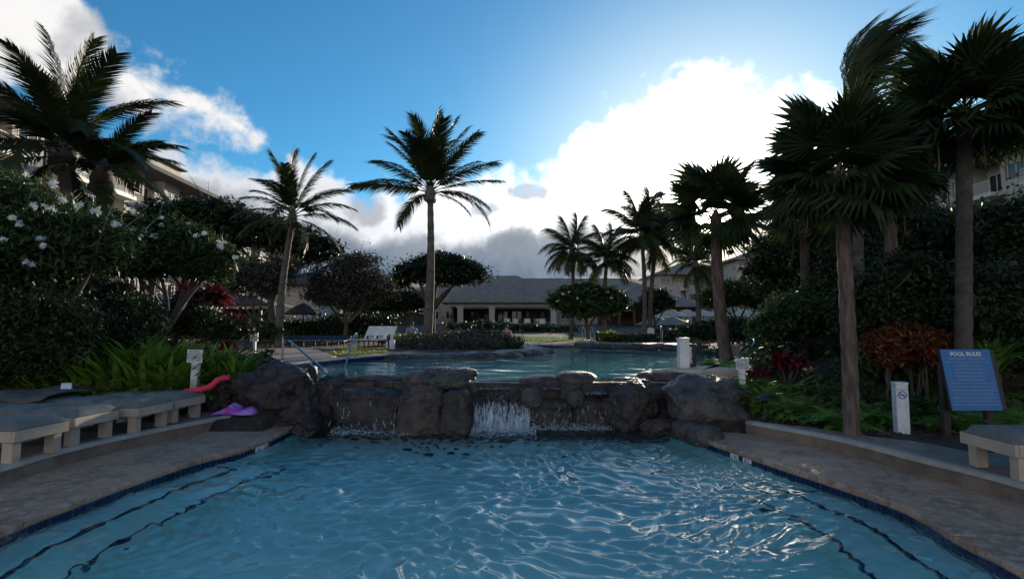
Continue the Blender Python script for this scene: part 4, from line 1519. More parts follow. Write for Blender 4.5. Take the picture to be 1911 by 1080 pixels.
# string of little lit lamps under the parasols
M['bulb'] = bpy.data.materials.new('lamp_glow')
M['bulb'].use_nodes = True
bb = M['bulb'].node_tree.nodes['Principled BSDF']
bb.inputs['Emission Color'].default_value = (1, 0.62, 0.22, 1)
bb.inputs['Emission Strength'].default_value = 3.0
for px, nm in ((1283, 'left of the fan palm trunk'), (1378, 'just right of the fan palm trunk'), (1410, 'farther right of the fan palm trunk')):
    q = at_y(px, 597, 36)
    l_ = thing('lantern', 'small lit yellow lantern under the dining parasols ' + nm, 'lantern', (q.x, 36, q.z - 0.12))
    MB().lathe([(0.02, 0.0), (0.05, 0.02), (0.06, 0.07), (0.03, 0.11)], 8).build('bulb', M['bulb'], l_)
    MB().lathe([(0.07, 0.11), (0.03, 0.16), (0.01, 0.2)], 8).tube([(0, 0, .2), (0, 0, .5)], .006, 4).build('cap', M['darkmetal'], l_)
# dining tables and chairs on the terrace of the pavilion and by the parasols
M['tablecloth'] = M['white_cloth']
tt = MB().lathe([(0.48, 0.0), (0.46, 0.3), (0.44, 0.68), (0.45, 0.74), (0.40, 0.75)], 12).mesh('tablecloth', M['white_cloth'])
chair_b = MB().box(-.22, .22, -.22, .22, .42, .47).box(-.22, .22, .18, .22, .47, .95).box(-.22, -.18, -.22, -.18, 0, .42).box(.18, .22, -.22, -.18, 0, .42).box(-.22, -.18, .18, .22, 0, .42).box(.18, .22, .18, .22, 0, .42)
seat_ = MB().box(-.22, .22, -.22, .22, .42, .47).mesh('seat', M['darkwood'])
bk_ = MB().box(-.22, .22, .18, .22, .475, .95).mesh('backrest', M['darkwood'])
lg_ = MB().box(-.02, .02, -.02, .02, 0, .418).mesh('leg', M['darkwood'])


def chair(x, y, z, rz, lab, grp):
    r = thing('dining_chair', lab, 'chair', (x, y, z), rz, grp)
    link('seat', seat_, r)
    link('backrest', bk_, r)
    for sx in (-.2, .2):
        for sy in (-.2, .2):
            link('leg', lg_, r, (sx, sy, 0))


for i, px in enumerate((946, 962, 984, 1003, 1012)):
    q = at_y(px, 600, Yp + 1.5 + (i % 2))
    o = link('dining_table', tt, None, (q.x, q.y, Zf), None, 1.15)
    tag(o, 'round table under a white cloth inside the pavilion front', 'table', 'cloth covered tables in the pavilion')
    chair(q.x - .8, q.y + .2, Zf, 1.4, 'dark chair at a white clothed table in the pavilion', 'chairs in the pavilion')
for i, px in enumerate((1232, 1262, 1296, 1352, 1420)):
    q = at_y(px, 600, 39 + (i % 2) * 2)
    z = gz(q.x, q.y)
    o = link('dining_table', tt, None, (q.x, q.y, z))
    tag(o, 'round dining table with a white cloth under the cream parasols', 'table', 'tables under the cream parasols')
    chair(q.x - .75, q.y, z, 1.5, 'dark chair at a table under the cream parasols', 'chairs under the parasols')
    chair(q.x + .75, q.y, z, -1.5, 'dark chair at a table under the cream parasols', 'chairs under the parasols')
# ------------------------------------------------------------------ palms
def frond_mesh(name, L, bend, seed, n=62, leaf=0.25, droop=0.55, sweep=0.0, m_='palm', tilt0=0.0):
    """pinnate frond: starts along +x, bends down by `bend` degrees over its length"""
    r = random.Random(seed)
    P = []
    p = Vector((0, 0, 0))
    K_ = 24
    for i in range(K_ + 1):
        P.append(p.copy())
        a = rad(tilt0) - rad(bend) * (i / K_) ** 1.25
        s_ = rad(sweep) * (i / K_) ** 1.4
        p = p + Vector((math.cos(a) * math.cos(s_), math.cos(a) * math.sin(s_), math.sin(a))) * (L / K_)

    def at(s):
        f = s * K_
        i = min(K_ - 1, int(f))
        return P[i].lerp(P[i + 1], f - i), (P[i + 1] - P[i]).normalized()
    vs, fs = [], []
    # rachis: thin three sided strip
    for i in range(0, K_ + 1, 2):
        w_ = 0.022 * L / 3 * (1 - i / K_ * 0.85) * (1.8 if i < 4 else 1)
        vs += [P[i] + Vector((0, w_, 0)), P[i] + Vector((0, -w_, 0)), P[i] + Vector((0, 0, -w_ * 1.3))]
    for i in range(K_ // 2):
        b0 = i * 3
        for q in range(3):
            q2 = (q + 1) % 3
            fs += [(b0 + q, b0 + q2, b0 + 3 + q2, b0 + 3 + q)]
    F4, F3 = fs, []
    for side in (-1, 1):
        for i in range(n):
            s = 0.14 + 0.86 * (i + r.random() * 0.6) / n
            c, t_ = at(min(s, 0.999))
            u = math.sin(PI * min(1, (s - 0.05) * 0.93) ** 0.75)
            ll = leaf * L * (0.28 + 0.75 * max(0.0, u)) * r.uniform(0.85, 1.1)
            sd_ = Vector((0, side, 0))
            fw = 0.55 + 0.5 * s
            d = (sd_ * (1.0 - 0.25 * s) + t_ * fw + Vector((0, 0, r.uniform(0.0, 0.25)))).normalized()
            w_ = 0.0150 * L * r.uniform(0.8, 1.1) * 44 / n
            m1 = c + d * ll * 0.5 + Vector((0, 0, -droop * ll * 0.16))
            m2 = c + d * ll * 0.9 + Vector((0, 0, -droop * ll * r.uniform(0.5, 0.8)))
            k = len(vs)
            wv = t_ * w_
            vs += [c - wv, c + wv, m1 + wv * 0.9, m1 - wv * 0.9, m2]
            F4.append((k, k + 1, k + 2, k + 3))
            F3.append((k + 3, k + 2, k + 4))
    me = bpy.data.meshes.new(name)
    me.from_pydata([tuple(v) for v in vs], [], F4 + F3)
    me.materials.append(M[m_])
    return me


FR = {}
for bend in (25, 55, 85, 115):
    FR[bend] = [frond_mesh('frond', 3.0, bend, bend + k) for k in range(2)]
FR2 = {}
for bend in (25, 55, 85, 115):
    FR2[bend] = [frond_mesh('frond', 3.0, bend, bend + k + 9, n=58, leaf=.36, droop=1.25) for k in range(2)]
DRYF = frond_mesh('dead_frond', 2.2, 60, 5, n=22, m_='dry', droop=1.2)


def trunk_pts(base, top, curve=(0, 0), n=12):
    base, top = Vector(base), Vector(top)
    out = []
    for i in range(n + 1):
        f = i / n
        s = math.sin(PI * f)
        out.append(base.lerp(top, f) + Vector((curve[0] * s, curve[1] * s, 0)))
    return out


def coconut(base, top, L, fr, label, curve=(0, 0), r0=0.17, r1=0.10, seed=1, extra=12, ring=True, group=None, FS=None):
    r = random.Random(seed)
    root = thing('coconut_palm', label, 'palm tree', base, 0, group)
    B = Vector(base)
    pts = trunk_pts((0, 0, -0.3), Vector(top) - B, curve, 26)
    rs = [r0 * (1.35 if i == 0 else 1.12 if i == 1 else 1) * (1 - i / 26) + r1 * (i / 26) + (0.008 if i % 2 else -0.006) for i in range(27)]
    MB().tube(pts, rs, 10).build('trunk', M['trunk'], root, smooth_=True)
    T = pts[-1]
    # leaf bases / fibre boss
    MB().lathe([(r1 * 1.1, -0.35), (r1 * 1.9, -0.1), (r1 * 2.0, 0.12), (r1 * 1.2, 0.4), (0.02, 0.55)], 9).build('crownshaft', M['trunk'], root, smooth_=True, loc=T)
    allf = []
    for it in fr:
        phi, e, bend = it[:3]
        allf.append((phi, e, bend, it[3] if len(it) > 3 else 1.0))
    for i in range(extra):
        phi = 360 * (i * 0.382) + r.uniform(-15, 15)
        e = r.choice((75, 60, 48, 30, 12, -8, -28))
        allf.append((phi, e + r.uniform(-8, 8), 55 if e > 50 else 85 if e > 0 else 55, r.uniform(0.78, 0.98)))
    for phi, e, bend, sc in allf:
        bk_ = min(FR, key=lambda q: abs(q - bend))
        me = r.choice((FS or FR)[bk_])
        o = link('frond', me, root)
        o.location = T + Vector((0, 0, 0.12 + 0.2 * max(0, math.sin(rad(e)))))
        R3 = Matrix.Rotation(rad(phi), 3, 'Z') @ Matrix.Rotation(-rad(e), 3, 'Y') @ Matrix.Rotation(rad(r.uniform(-25, 25)), 3, 'X')
        o.rotation_euler = R3.to_euler()
        o.scale = (L / 3.0 * sc,) * 3
    # coconuts
    for k in range(5):
        a = k * 1.3 + seed
        o = link('coconut', COCO, root, T + Vector((0.2 * math.cos(a), 0.2 * math.sin(a), -0.12 - 0.05 * (k % 2))))
    return root


COCO = MB().lathe([(0.02, -.14), (.08, -.08), (.105, 0), (.09, .08), (.03, .14)], 8).mesh('coconut', M['stalk'], True)


def tri_side(*a):
    return a


def col(px_b, py_b, z=None, d=None):
    return at_z(px_b, py_b, z) if d is None else at_y(px_b, py_b, d)


# tall centre coconut palm: stands behind the planted tongue
d = 24.0
tb_ = at_y(796, 622, d)
tt_ = at_y(803, 366, d)
L = 3.55
fr = [(180, 28, 55), (178, 50, 55, .95), (165, 74, 55, 1.0), (190, 88, 25, .98), (10, 95, 25, 1.02), (0, 82, 25, 1.0), (15, 72, 25, .98), (-8, 58, 25, .96), (8, 36, 25, .95), (-10, 18, 25, .92), (5, 10, 55, .8),
      (184, 38, 25, .78), (172, 60, 25, .85), (20, 46, 25, .8), (182, 14, 25, 1.0), (95, 75, 55, .9), (-95, 80, 55, .95), (-80, 60, 85, .8), (60, 85, 55, .9), (-12, -5, 55, .62), (-100, 72, 85, .85), (-70, 78, 55, .95), (-120, 64, 55, .85), (175, 66, 25, .95), (5, 62, 25, .9)]
coconut((tb_.x, d, gz(tb_.x, d)), (tt_.x, d, tt_.z), L, fr, 'tallest coconut palm with straight trunk standing alone at the centre', (0.10, 0), 0.23, 0.13, 3, 2)
# left slender palm with leaning trunk
d = 21.0
tb_ = at_y(520, 630, d)
tt_ = at_y(546, 412, d)
coconut((tb_.x, d, .95), (tt_.x, d, tt_.z), 2.5, [(180, 40, 55), (175, 62, 55), (190, 80, 25), (10, 100, 25), (0, 84, 25), (-10, 66, 25), (10, 48, 55), (0, 30, 55), (180, 24, 55), (5, 14, 55), (175, 6, 55), (95, 50, 85), (-95, 55, 85), (-80, 20, 85)],
        'slender coconut palm with a gently curved trunk left of centre', (-0.12, 0), 0.17, 0.10, 5, 6)
# far-left double crown
d = 13.0
tb_ = at_y(150, 600, d)
tt_ = at_y(115, 300, d)
coconut((tb_.x, d, .7), (tt_.x, d, tt_.z), 2.9, [(180, 60, 55), (170, 75, 55), (195, 92, 25), (0, 88, 25), (-10, 72, 55), (10, 55, 55), (180, 42, 55), (190, 20, 55), (-60, 60, 85), (-120, 60, 85), (-90, 30, 85), (-70, 10, 85), (-110, 5, 85)],
        'big dark coconut palm in front of the hotel at the far left', (0.15, 0), 0.17, 0.125, 8, 8)
tb_ = at_y(195, 600, d + .8)
tt_ = at_y(190, 340, d + .8)
coconut((tb_.x, d + .8, .7), (tt_.x, d + .8, tt_.z), 2.1, [(0, 70, 55), (10, 48, 55), (-10, 30, 55), (0, 12, 85, .9), (20, 58, 85), (180, 60, 85), (-40, 20, 85), (-80, 50, 85)],
        'shorter coconut palm beside the big dark one at the far left', (0.05, 0), 0.17, 0.14, 9, 7)
# right centre group
for i, (xb, xt, yt, d, Lp, lab) in enumerate(((1064, 1068, 474, 36, 2.3, 'coconut palm with drooping crown right of the pavilion'),
                                              (1130, 1132, 490, 34, 2.1, 'low coconut palm between the two taller groups'),
                                              (1200, 1198, 446, 33, 2.75, 'left one of the twin coconut palms before the restaurant'),
                                              (1212, 1224, 462, 34, 2.45, 'right one of the twin coconut palms before the restaurant'),
                                              (1300, 1298, 500, 30, 1.6, 'small dark coconut palm under the sun left of the fan palm'))):
    tb_, tt_ = at_y(xb, 600, d), at_y(xt, yt, d)
    coconut((tb_.x, d, gz(tb_.x, d)), (tt_.x, d, tt_.z), Lp, [(180, 60, 55), (175, 84, 25), (0, 80, 25), (5, 58, 55), (180, 35, 85), (0, 30, 85), (180, 12, 85, .9), (0, 5, 85, .9), (-90, 40, 85), (90, 45, 85), (160, 110, 25)],
            lab, (0.12 * (-1) ** i, 0), 0.16, 0.11, 20 + i, 17, FS=FR2)
# wind-bent palm behind the fan palms
d = 11.5
tb_, tt_ = at_y(1612, 650, d), at_y(1606, 222, d)
coconut((tb_.x, d, .9), (tt_.x, d, tt_.z), 1.9, [(0, 122, 85, 1.0), (8, 116, 85, .95), (-8, 106, 85, 1.05), (10, 100, 55, 1.02), (-10, 94, 85, 1.08), (5, 90, 55, 1.08), (-5, 84, 55, 1.05), (20, 98, 85, 1.0), (-15, 78, 55, 1.0), (0, 110, 55, .8), (35, 92, 85, .9), (0, 72, 85, .95)],
        'wind-blown coconut palm with upswept fronds behind the fan palms', (-0.1, 0), 0.12, 0.09, 31, 0, FS=FR2)

# ---- fan palms
def fan_mesh(name, R, pet, seed, nseg=34, span=255, fold=0.25, droop=0.35):
    r = random.Random(seed)
    vs, F = [], []
    hub = Vector((pet, 0, 0))
    # petiole
    w_ = 0.018
    k = 0
    vs += [Vector((0, w_, 0)), Vector((0, -w_, 0)), Vector((0, 0, -w_)), hub + Vector((0, w_ * .6, 0)), hub + Vector((0, -w_ * .6, 0)), hub + Vector((0, 0, -w_ * .6))]
    F += [(0, 1, 4, 3), (1, 2, 5, 4), (2, 0, 3, 5)]
    h0 = len(vs)
    vs.append(hub)
    rin = R * 0.58
    prev = None
    for i in range(nseg + 1):
        a = rad(-span / 2 + span * i / nseg)
        z = (0.018 if i % 2 else -0.018) * R * 2 - fold * abs(math.sin(a)) * rin * 0.5 - 0.04 * rin
        vs.append(hub + Vector((math.cos(a) * rin, math.sin(a) * rin, z)))
    for i in range(nseg):
        F.append((h0, h0 + 1 + i, h0 + 2 + i))
        am = rad(-span / 2 + span * (i + 0.5) / nseg)
        rr = R * r.uniform(0.9, 1.05) * (0.82 + 0.18 * math.cos(am * 0.7))
        z = -fold * abs(math.sin(am)) * rr * 0.6 - droop * R * r.uniform(0.2, 0.5)
        am += r.uniform(-.02, .02)
        a, b = vs[h0 + 1 + i], vs[h0 + 2 + i]
        mid = (a + b) / 2
        tip = hub + Vector((math.cos(am) * rr, math.sin(am) * rr, z))
        k = len(vs)
        vs += [mid.lerp(a, .9), mid.lerp(b, .9), tip]
        F.append((k, k + 1, k + 2))
    me = bpy.data.meshes.new(name)
    me.from_pydata([tuple(v) for v in vs], [], F)
    me.materials.append(M['fan'])
    return me


FAN = [fan_mesh('fan_leaf', 1.0, 0.85, s, fold=f_, droop=dr_) for s, f_, dr_ in ((1, .25, .3), (2, .5, .4), (3, .1, .2), (4, .6, .6))]


def fan_palm(base, top, R, n, label, seed, r0=.2, r1=.17, fruits=(), low=-50, curve=(0, 0), squash=1.0, tm='fantrunk'):
    r = random.Random(seed)
    root = thing('fan_palm', label, 'palm tree', base)
    pts = trunk_pts((0, 0, -.3), Vector(top) - Vector(base), curve, 30)
    rs = [(r0 * (1.25 if i == 0 else 1.1 if i == 1 else 1.0)) * (1 - i / 30) + r1 * (i / 30) + (0.006 if i % 2 else -0.004) for i in range(31)]
    MB().tube(pts, rs, 12).build('trunk', M[tm], root, smooth_=True)
    T = pts[-1]
    MB().lathe([(r1 * 1.02, -0.25), (r1 * 1.2, 0.0), (r1 * 1.0, 0.12), (r1 * .5, .25), (0.02, 0.32)], 9).build('crownshaft', M['fantrunk'], root, smooth_=True, loc=T)
    for i in range(n):
        f = (i + 0.5) / n
        e = math.degrees(math.asin(1 - f * (1 - math.sin(rad(low))))) * squash
        phi = i * 137.5 + r.uniform(-12, 12)
        bc = Vector(base) + T + Vector((math.cos(rad(phi)) * math.cos(rad(e)), math.sin(rad(phi)) * math.cos(rad(e)), math.sin(rad(e)))) * R * .72 - Vector((0, 0, CAM_Z))
        if bc.normalized().angle(sd) < rad(2.6):
            continue
        o = link('fan_leaf', FAN[(0, 2, 1, 3)[min(3, int(f * 4))] if r.random() < .7 else r.randint(0, 3)], root)
        R3 = Matrix.Rotation(rad(phi), 3, 'Z') @ Matrix.Rotation(-rad(e), 3, 'Y') @ Matrix.Rotation(rad(r.uniform(-35, 35)), 3, 'X')
        o.rotation_euler = R3.to_euler()
        o.location = T + Vector((0, 0, 0.15 + 0.25 * max(0, 1 - 2 * f)))
        s = R / 1.85 * r.uniform(0.88, 1.08)
        o.scale = (s, s, s)
    # fruit stalks: (px, py of the fruit end)
    for (px, py) in fruits:
        e = at_y(px, py, base[1] + r.uniform(-.3, .1)) - Vector(base)
        out = e - T
        rise = Vector((out.x * 0.75, out.y, 0.25 + 0.1 * r.random()))
        m1 = T + Vector((out.x * 0.4, out.y * .4, .18))
        m2 = T + Vector((out.x * 0.9, out.y * .9, -0.12 if out.z < -.5 else out.z * .2))
        cv = catmull([T, m1, m2, e.lerp(m2, .35), e], 4)
        st = MB().tube(cv, [0.02 * (1 - .5 * i / len(cv)) for i in range(len(cv))], 5).build('fruit_stalk', M['stalk'], root)
        cl = MB()
        bm = bmesh.new()
        bmesh.ops.create_icosphere(bm, subdivisions=1, radius=1)
        iv = [v.co.copy() for v in bm.verts]
        fi = [tuple(v.index for v in f_.verts) for f_ in bm.faces]
        bm.free()
        sz = r0 * .42
        for q in range(34):
            c_ = e + Vector((r.gauss(0, sz * .5), r.gauss(0, sz * .5), -abs(r.gauss(0, sz * .9)) + sz * .6))
            cl.add([c_ + p_ * sz * .42 for p_ in iv], fi)
        tag(cl.build('fruit_cluster', M['fruit'], st, smooth_=True), kind='stuff')
    return root


def bt(xb, xt, yt, d, z=None):
    b0 = at_y(xb, 700, d)
    t0 = at_y(xt, yt, d)
    return (b0.x, d, gz(b0.x, d) if z is None else z), (t0.x, d, t0.z)


b0, t0 = bt(1358, 1336, 412, 14.6, .92)
fan_palm(b0, t0, 1.68, 38, 'fan palm in front of the sun with round fruit clusters hanging', 11, .175, .135,
         ((1234, 362), (1268, 436), (1392, 446), (1414, 450), (1362, 470), (1290, 480)), low=-38, curve=(-.08, 0))
b0, t0 = bt(1584, 1568, 345, 7.2)
fan_palm(b0, t0, 1.17, 40, 'large fan palm with reddish trunk in the bed right of the pool', 12, .10, .082,
         ((1555, 350), (1642, 420), (1470, 395), (1506, 430), (1480, 360)), low=-48, curve=(0.02, 0))
b0, t0 = bt(1790, 1800, 232, 8.3)
fan_palm(b0, t0, 1.42, 38, 'tallest fan palm with dark trunk behind the blue sign', 13, .12, .10,
         ((1840, 310), (1892, 245), (1752, 330), (1735, 290), (1725, 240)), low=-30, tm='bark')
b0, t0 = bt(1508, 1500, 395, 15.5)
fan_palm(b0, t0, 1.5, 30, 'dim fan palm between the sunlit one and the large reddish trunk', 14, .14, .12, ((1480, 480), (1530, 470)), low=-55)
b0, t0 = bt(1668, 1660, 340, 10.2)
fan_palm(b0, t0, 1.15, 34, 'shaded fan palm crown low behind the large one', 15, .12, .1, ((1690, 440),), low=-55)

# ------------------------------------------------------------------ leafy trees and shrubs
def leaf_cloud(blobs, n, size, seed, clump=0.28, per=26, flat=0.0, long=1.8, keep=1.0):
    """leaves gathered in many small clumps that stand on the blobs' skins and inside them"""
    rs = np.random.RandomState(seed)
    vol = np.array([(b[3] * b[4] + b[4] * b[5] + b[3] * b[5]) for b in blobs])
    prob = vol / vol.sum()
    nc = max(6, n // per)
    which = rs.choice(len(blobs), nc, p=prob)
    B = np.array(blobs)[which]
    D = rs.normal(size=(nc, 3))
    D /= np.linalg.norm(D, axis=1)[:, None]
    rr = 1 - 0.55 * rs.rand(nc) ** 1.8
    rr *= 1 + 0.10 * np.sin(D[:, 0] * 5 + D[:, 2] * 7 + seed) + 0.07 * np.sin(D[:, 1] * 11 + seed * 2)
    C = B[:, :3] + D * rr[:, None] * B[:, 3:6]
    cs = clump * (0.5 + rs.rand(nc)) * np.minimum(1.0, B[:, 3:6].mean(axis=1))
    idx = rs.randint(0, nc, n)
    off = rs.normal(size=(n, 3)) * cs[idx][:, None] * np.array([1, 1, 0.6 - 0.3 * flat])
    P = C[idx] + off
    N_ = rs.normal(size=(n, 3)) * (1 - 0.5 * flat) + np.array([0, 0, 0.7 + flat]) + D[idx] * 0.5
    N_ /= np.linalg.norm(N_, axis=1)[:, None]
    A = np.cross(N_, rs.normal(size=(n, 3)))
    A /= np.linalg.norm(A, axis=1)[:, None] + 1e-9
    Bv = np.cross(N_, A)
    s = size * (0.6 + 0.8 * rs.rand(n))[:, None]
    A = A * s * long * 0.5
    Bv = Bv * s * 0.5
    dr_ = np.array([0, 0, -0.22]) * s
    V = np.stack([P - A, P - Bv * 0.9 + A * .1, P + A + dr_, P + Bv * 0.9 + A * .1], 1).reshape(-1, 3)
    F = np.arange(4 * n).reshape(n, 4)
    return V, F


def limbs(mb_, base, targets, r0, seed, fork=0.4):
    r = random.Random(seed)
    base = Vector(base)
    cen = sum((Vector(t_) for t_ in targets), Vector()) / len(targets)
    f0 = base.lerp(Vector((base.x * .6 + cen.x * .4, base.y * .6 + cen.y * .4, cen.z)), fork)
    mid = base.lerp(f0, .5) + Vector((r.uniform(-.06, .06), 0, 0)) * (f0 - base).length
    mb_.tube(catmull([base, mid, f0], 4), [r0 * (1.25 if i == 0 else 1 - .04 * i) for i in range(9)], 8)
    for t_ in targets:
        t_ = Vector(t_)
        m1 = f0.lerp(t_, .4) + Vector((r.uniform(-1, 1), r.uniform(-1, 1), r.uniform(-.4, .8))) * (t_ - f0).length * .12
        mb_.tube(catmull([f0 - Vector((0, 0, .05)), m1, t_], 4), [r0 * .62 * (1 - i / 10) + .004 for i in range(9)], 6)
        for q in range(3):
            s = t_ + Vector((r.uniform(-1, 1), r.uniform(-1, 1), r.uniform(-.2, 1))) * (t_ - f0).length * .35
            mb_.tube([m1.lerp(t_, .2 + .25 * q), s], [r0 * .25, .006], 5)
    return mb_


def tree(name, label, cat, base, blobs, n, size, leafm, seed, r0=.15, fork=.45, group=None, barkm='bark', clump=.28, flat=0.0, long=1.8, per=26, tg=None):
    """blobs in world coordinates"""
    base = Vector(base)
    r = thing(name, label, cat, base, 0, group)
    L_ = [(b[0] - base.x, b[1] - base.y, b[2] - base.z, b[3], b[4], b[5]) for b in blobs]
    tgt = [(b[0], b[1], b[2]) for b in L_] if tg is None else [tuple(Vector(q) - base) for q in tg]
    limbs(MB(), (0, 0, -.15), tgt, r0, seed, fork).build('trunk', M[barkm], r, smooth_=True)
    V, F = leaf_cloud([(*b[:3], b[3] * .9, b[4] * .9, b[5] * .88) for b in L_], int(n * 2.2), size * .6, seed, clump * .8, per, flat, long)
    link('crown', npmesh('crown', V, F, M[leafm]), r)
    return r


def blob_px(px, py, d, wpx, hpx, dd=None):
    c_ = at_y(px, py, d)
    k = (c_ - Vector((0, 0, CAM_Z))).length / FPX
    return (c_.x, d, c_.z, wpx * k, (dd if dd else wpx * k * .8), hpx * k)


# umbrella shaped monkeypod right of the tall palm
d = 40.0
bl = [blob_px(775, 505, d, 45, 22), blob_px(825, 490, d, 55, 22), blob_px(878, 512, d, 36, 18), blob_px(745, 525, d, 25, 16), blob_px(825, 512, d, 60, 22), blob_px(862, 500, d + 2, 40, 18)]
q = at_y(806, 600, d)
tree('monkeypod_tree', 'dark umbrella shaped monkeypod tree behind the tallest palm', 'tree', (q.x, d, gz(q.x, d)), bl, 9000, .26, 'leaf_dark', 41, .3, .45, flat=.6)
# broad dark umbrella canopy left
d = 33.0
bl = [blob_px(330, 398, d, 60, 26), blob_px(400, 402, d, 75, 30), blob_px(470, 425, d, 75, 30), blob_px(540, 440, d, 65, 30), blob_px(600, 465, d, 38, 26), blob_px(430, 440, d + 1, 90, 26), blob_px(560, 470, d, 60, 26)]
q = at_y(510, 600, d)
tree('monkeypod_tree', 'wide dark monkeypod canopy in front of the left hotel roof', 'tree', (q.x, d, 1.0), bl, 16000, .22, 'leaf_dark', 42, .3, .4, flat=.6)
# sparse greyish trees
d = 26.0
bl = [blob_px(455, 500, d, 40, 26), blob_px(490, 520, d, 45, 30), blob_px(430, 530, d, 30, 24), blob_px(525, 500, d, 30, 24)]
q = at_y(478, 610, d)
tree('flowering_tree', 'sparse greyish tree left of the slender palm', 'tree', (q.x, d, .95), bl, 5200, .13, 'leaf_olive', 43, .12, .35, clump=.4)
d = 28.0
bl = [blob_px(620, 515, d, 40, 28), blob_px(670, 510, d, 45, 34), blob_px(700, 535, d, 36, 30), blob_px(600, 550, d, 30, 22), blob_px(665, 488, d, 26, 16), blob_px(650, 555, d, 46, 20)]
q = at_y(645, 620, d)
tree('flowering_tree', 'loose brownish tree between the slender palm and the tallest palm', 'tree', (q.x, d, .95), bl, 7500, .14, 'leaf_olive', 44, .14, .35, clump=.4)
# plumeria trees with white blossom, left
def plumeria(base, blobs, n, size, seed, label, flowers, r0=.12):
    t_ = tree('plumeria_tree', label, 'tree', base, blobs, n, size, 'leaf_mid', seed, r0, .3, clump=.26, long=2.8, per=16)
    r = random.Random(seed)
    for (px, py, d_, s) in flowers:
        c_ = at_y(px, py, d_) - Vector(base)
        m_ = MB()
        for k in range(int(6 + s * 6)):
            u = Vector((r.gauss(0, 1), r.gauss(0, 1), r.gauss(0, .8))) * .036 * s
            nrm = Vector((r.uniform(-1, 1), r.uniform(-1.4, .2), r.uniform(-.2, 1))).normalized()
            a_ = nrm.orthogonal().normalized()
            b_ = nrm.cross(a_)
            for p_ in range(5):
                th = 2 * PI * p_ / 5
                d1_, d2_ = a_ * math.cos(th) + b_ * math.sin(th), a_ * math.cos(th + .9) + b_ * math.sin(th + .9)
                m_.add([c_ + u, c_ + u + d1_ * .028 + nrm * .008, c_ + u + (d1_ + d2_) * .028 + nrm * .012, c_ + u + d2_ * .018 + nrm * .006], [(0, 1, 2, 3)])
        tag(m_.build('blossom_cluster', M['petal'], t_), kind='stuff')
    return t_


d = 9.2
bl = [blob_px(20, 385, d, 60, 42), blob_px(90, 422, d, 66, 42), blob_px(160, 445, d, 56, 36), blob_px(40, 450, d, 70, 46), blob_px(120, 470, d, 80, 42), blob_px(200, 450, d, 48, 40), blob_px(-60, 420, d, 90, 80), blob_px(60, 510, d + .5, 70, 38)]
fl = [(102, 345, 8.6, 1.2), (90, 390, 8.5, 1.3), (66, 385, 8.5, .8), (117, 373, 8.5, .6), (178, 391, 8.5, 1.2), (147, 384, 8.5, .7), (36, 418, 8.4, .5), (24, 406, 8.4, .5), (73, 445, 8.4, .5), (82, 460, 8.4, .5), (7, 447, 8.4, .6), (52, 488, 8.4, .4), (216, 420, 8.7, .7), (60, 494, 8.5, .4)]
q = at_y(70, 700, d)
plumeria((q.x, d, .6), bl, 13000, .075, 51, 'nearest plumeria tree at the far left with big white flower clusters', fl, .1)
d = 12.5
bl = [blob_px(250, 440, d, 50, 36), blob_px(310, 448, d, 56, 38), blob_px(370, 475, d, 48, 38), blob_px(290, 480, d, 60, 32), blob_px(405, 492, d, 32, 32), blob_px(225, 478, d, 46, 32), blob_px(345, 460, d, 50, 28)]
fl = [(245, 433, 11.8, 1.5), (288, 442, 11.8, .9), (250, 396, 12, .9), (300, 405, 12, .7), (300, 420, 12, .7), (366, 440, 12, .7), (412, 458, 12, 1.2), (418, 452, 12, .7), (441, 481, 12.1, .8), (380, 436, 12, .7), (270, 425, 12, .5)]
q = at_y(300, 640, d)
plumeria((q.x, d, .9), bl, 13000, .10, 52, 'second plumeria tree with bare forked limbs before the hotel', fl, .14)
d = 33
bl = [blob_px(1060, 558, d, 34, 20), blob_px(1095, 548, d, 38, 22), blob_px(1140, 560, d, 32, 22), blob_px(1100, 572, d, 50, 18)]
fl = [(1050, 548, 32, 1.0), (1062, 544, 32, 1.0), (1078, 556, 32, 1.1), (1134, 545, 32, 1.1), (1140, 556, 32, 1), (1112, 540, 32, .9), (1040, 562, 32, .9), (1092, 550, 32, .9)]
q = at_y(1097, 615, d)
plumeria((q.x, d, 1.0), bl, 5200, .24, 53, 'round plumeria tree with pale blossoms right of the pavilion', fl, .16)
d = 36
tree('round_tree', 'small dark round tree right of the twin palms', 'tree', (at_y(1222, 600, d).x, d, 1.05), [blob_px(1225, 556, d, 24, 18), blob_px(1205, 570, d, 24, 14), blob_px(1240, 565, d, 18, 14)], 2600, .2, 'leaf_dark', 54, .12)
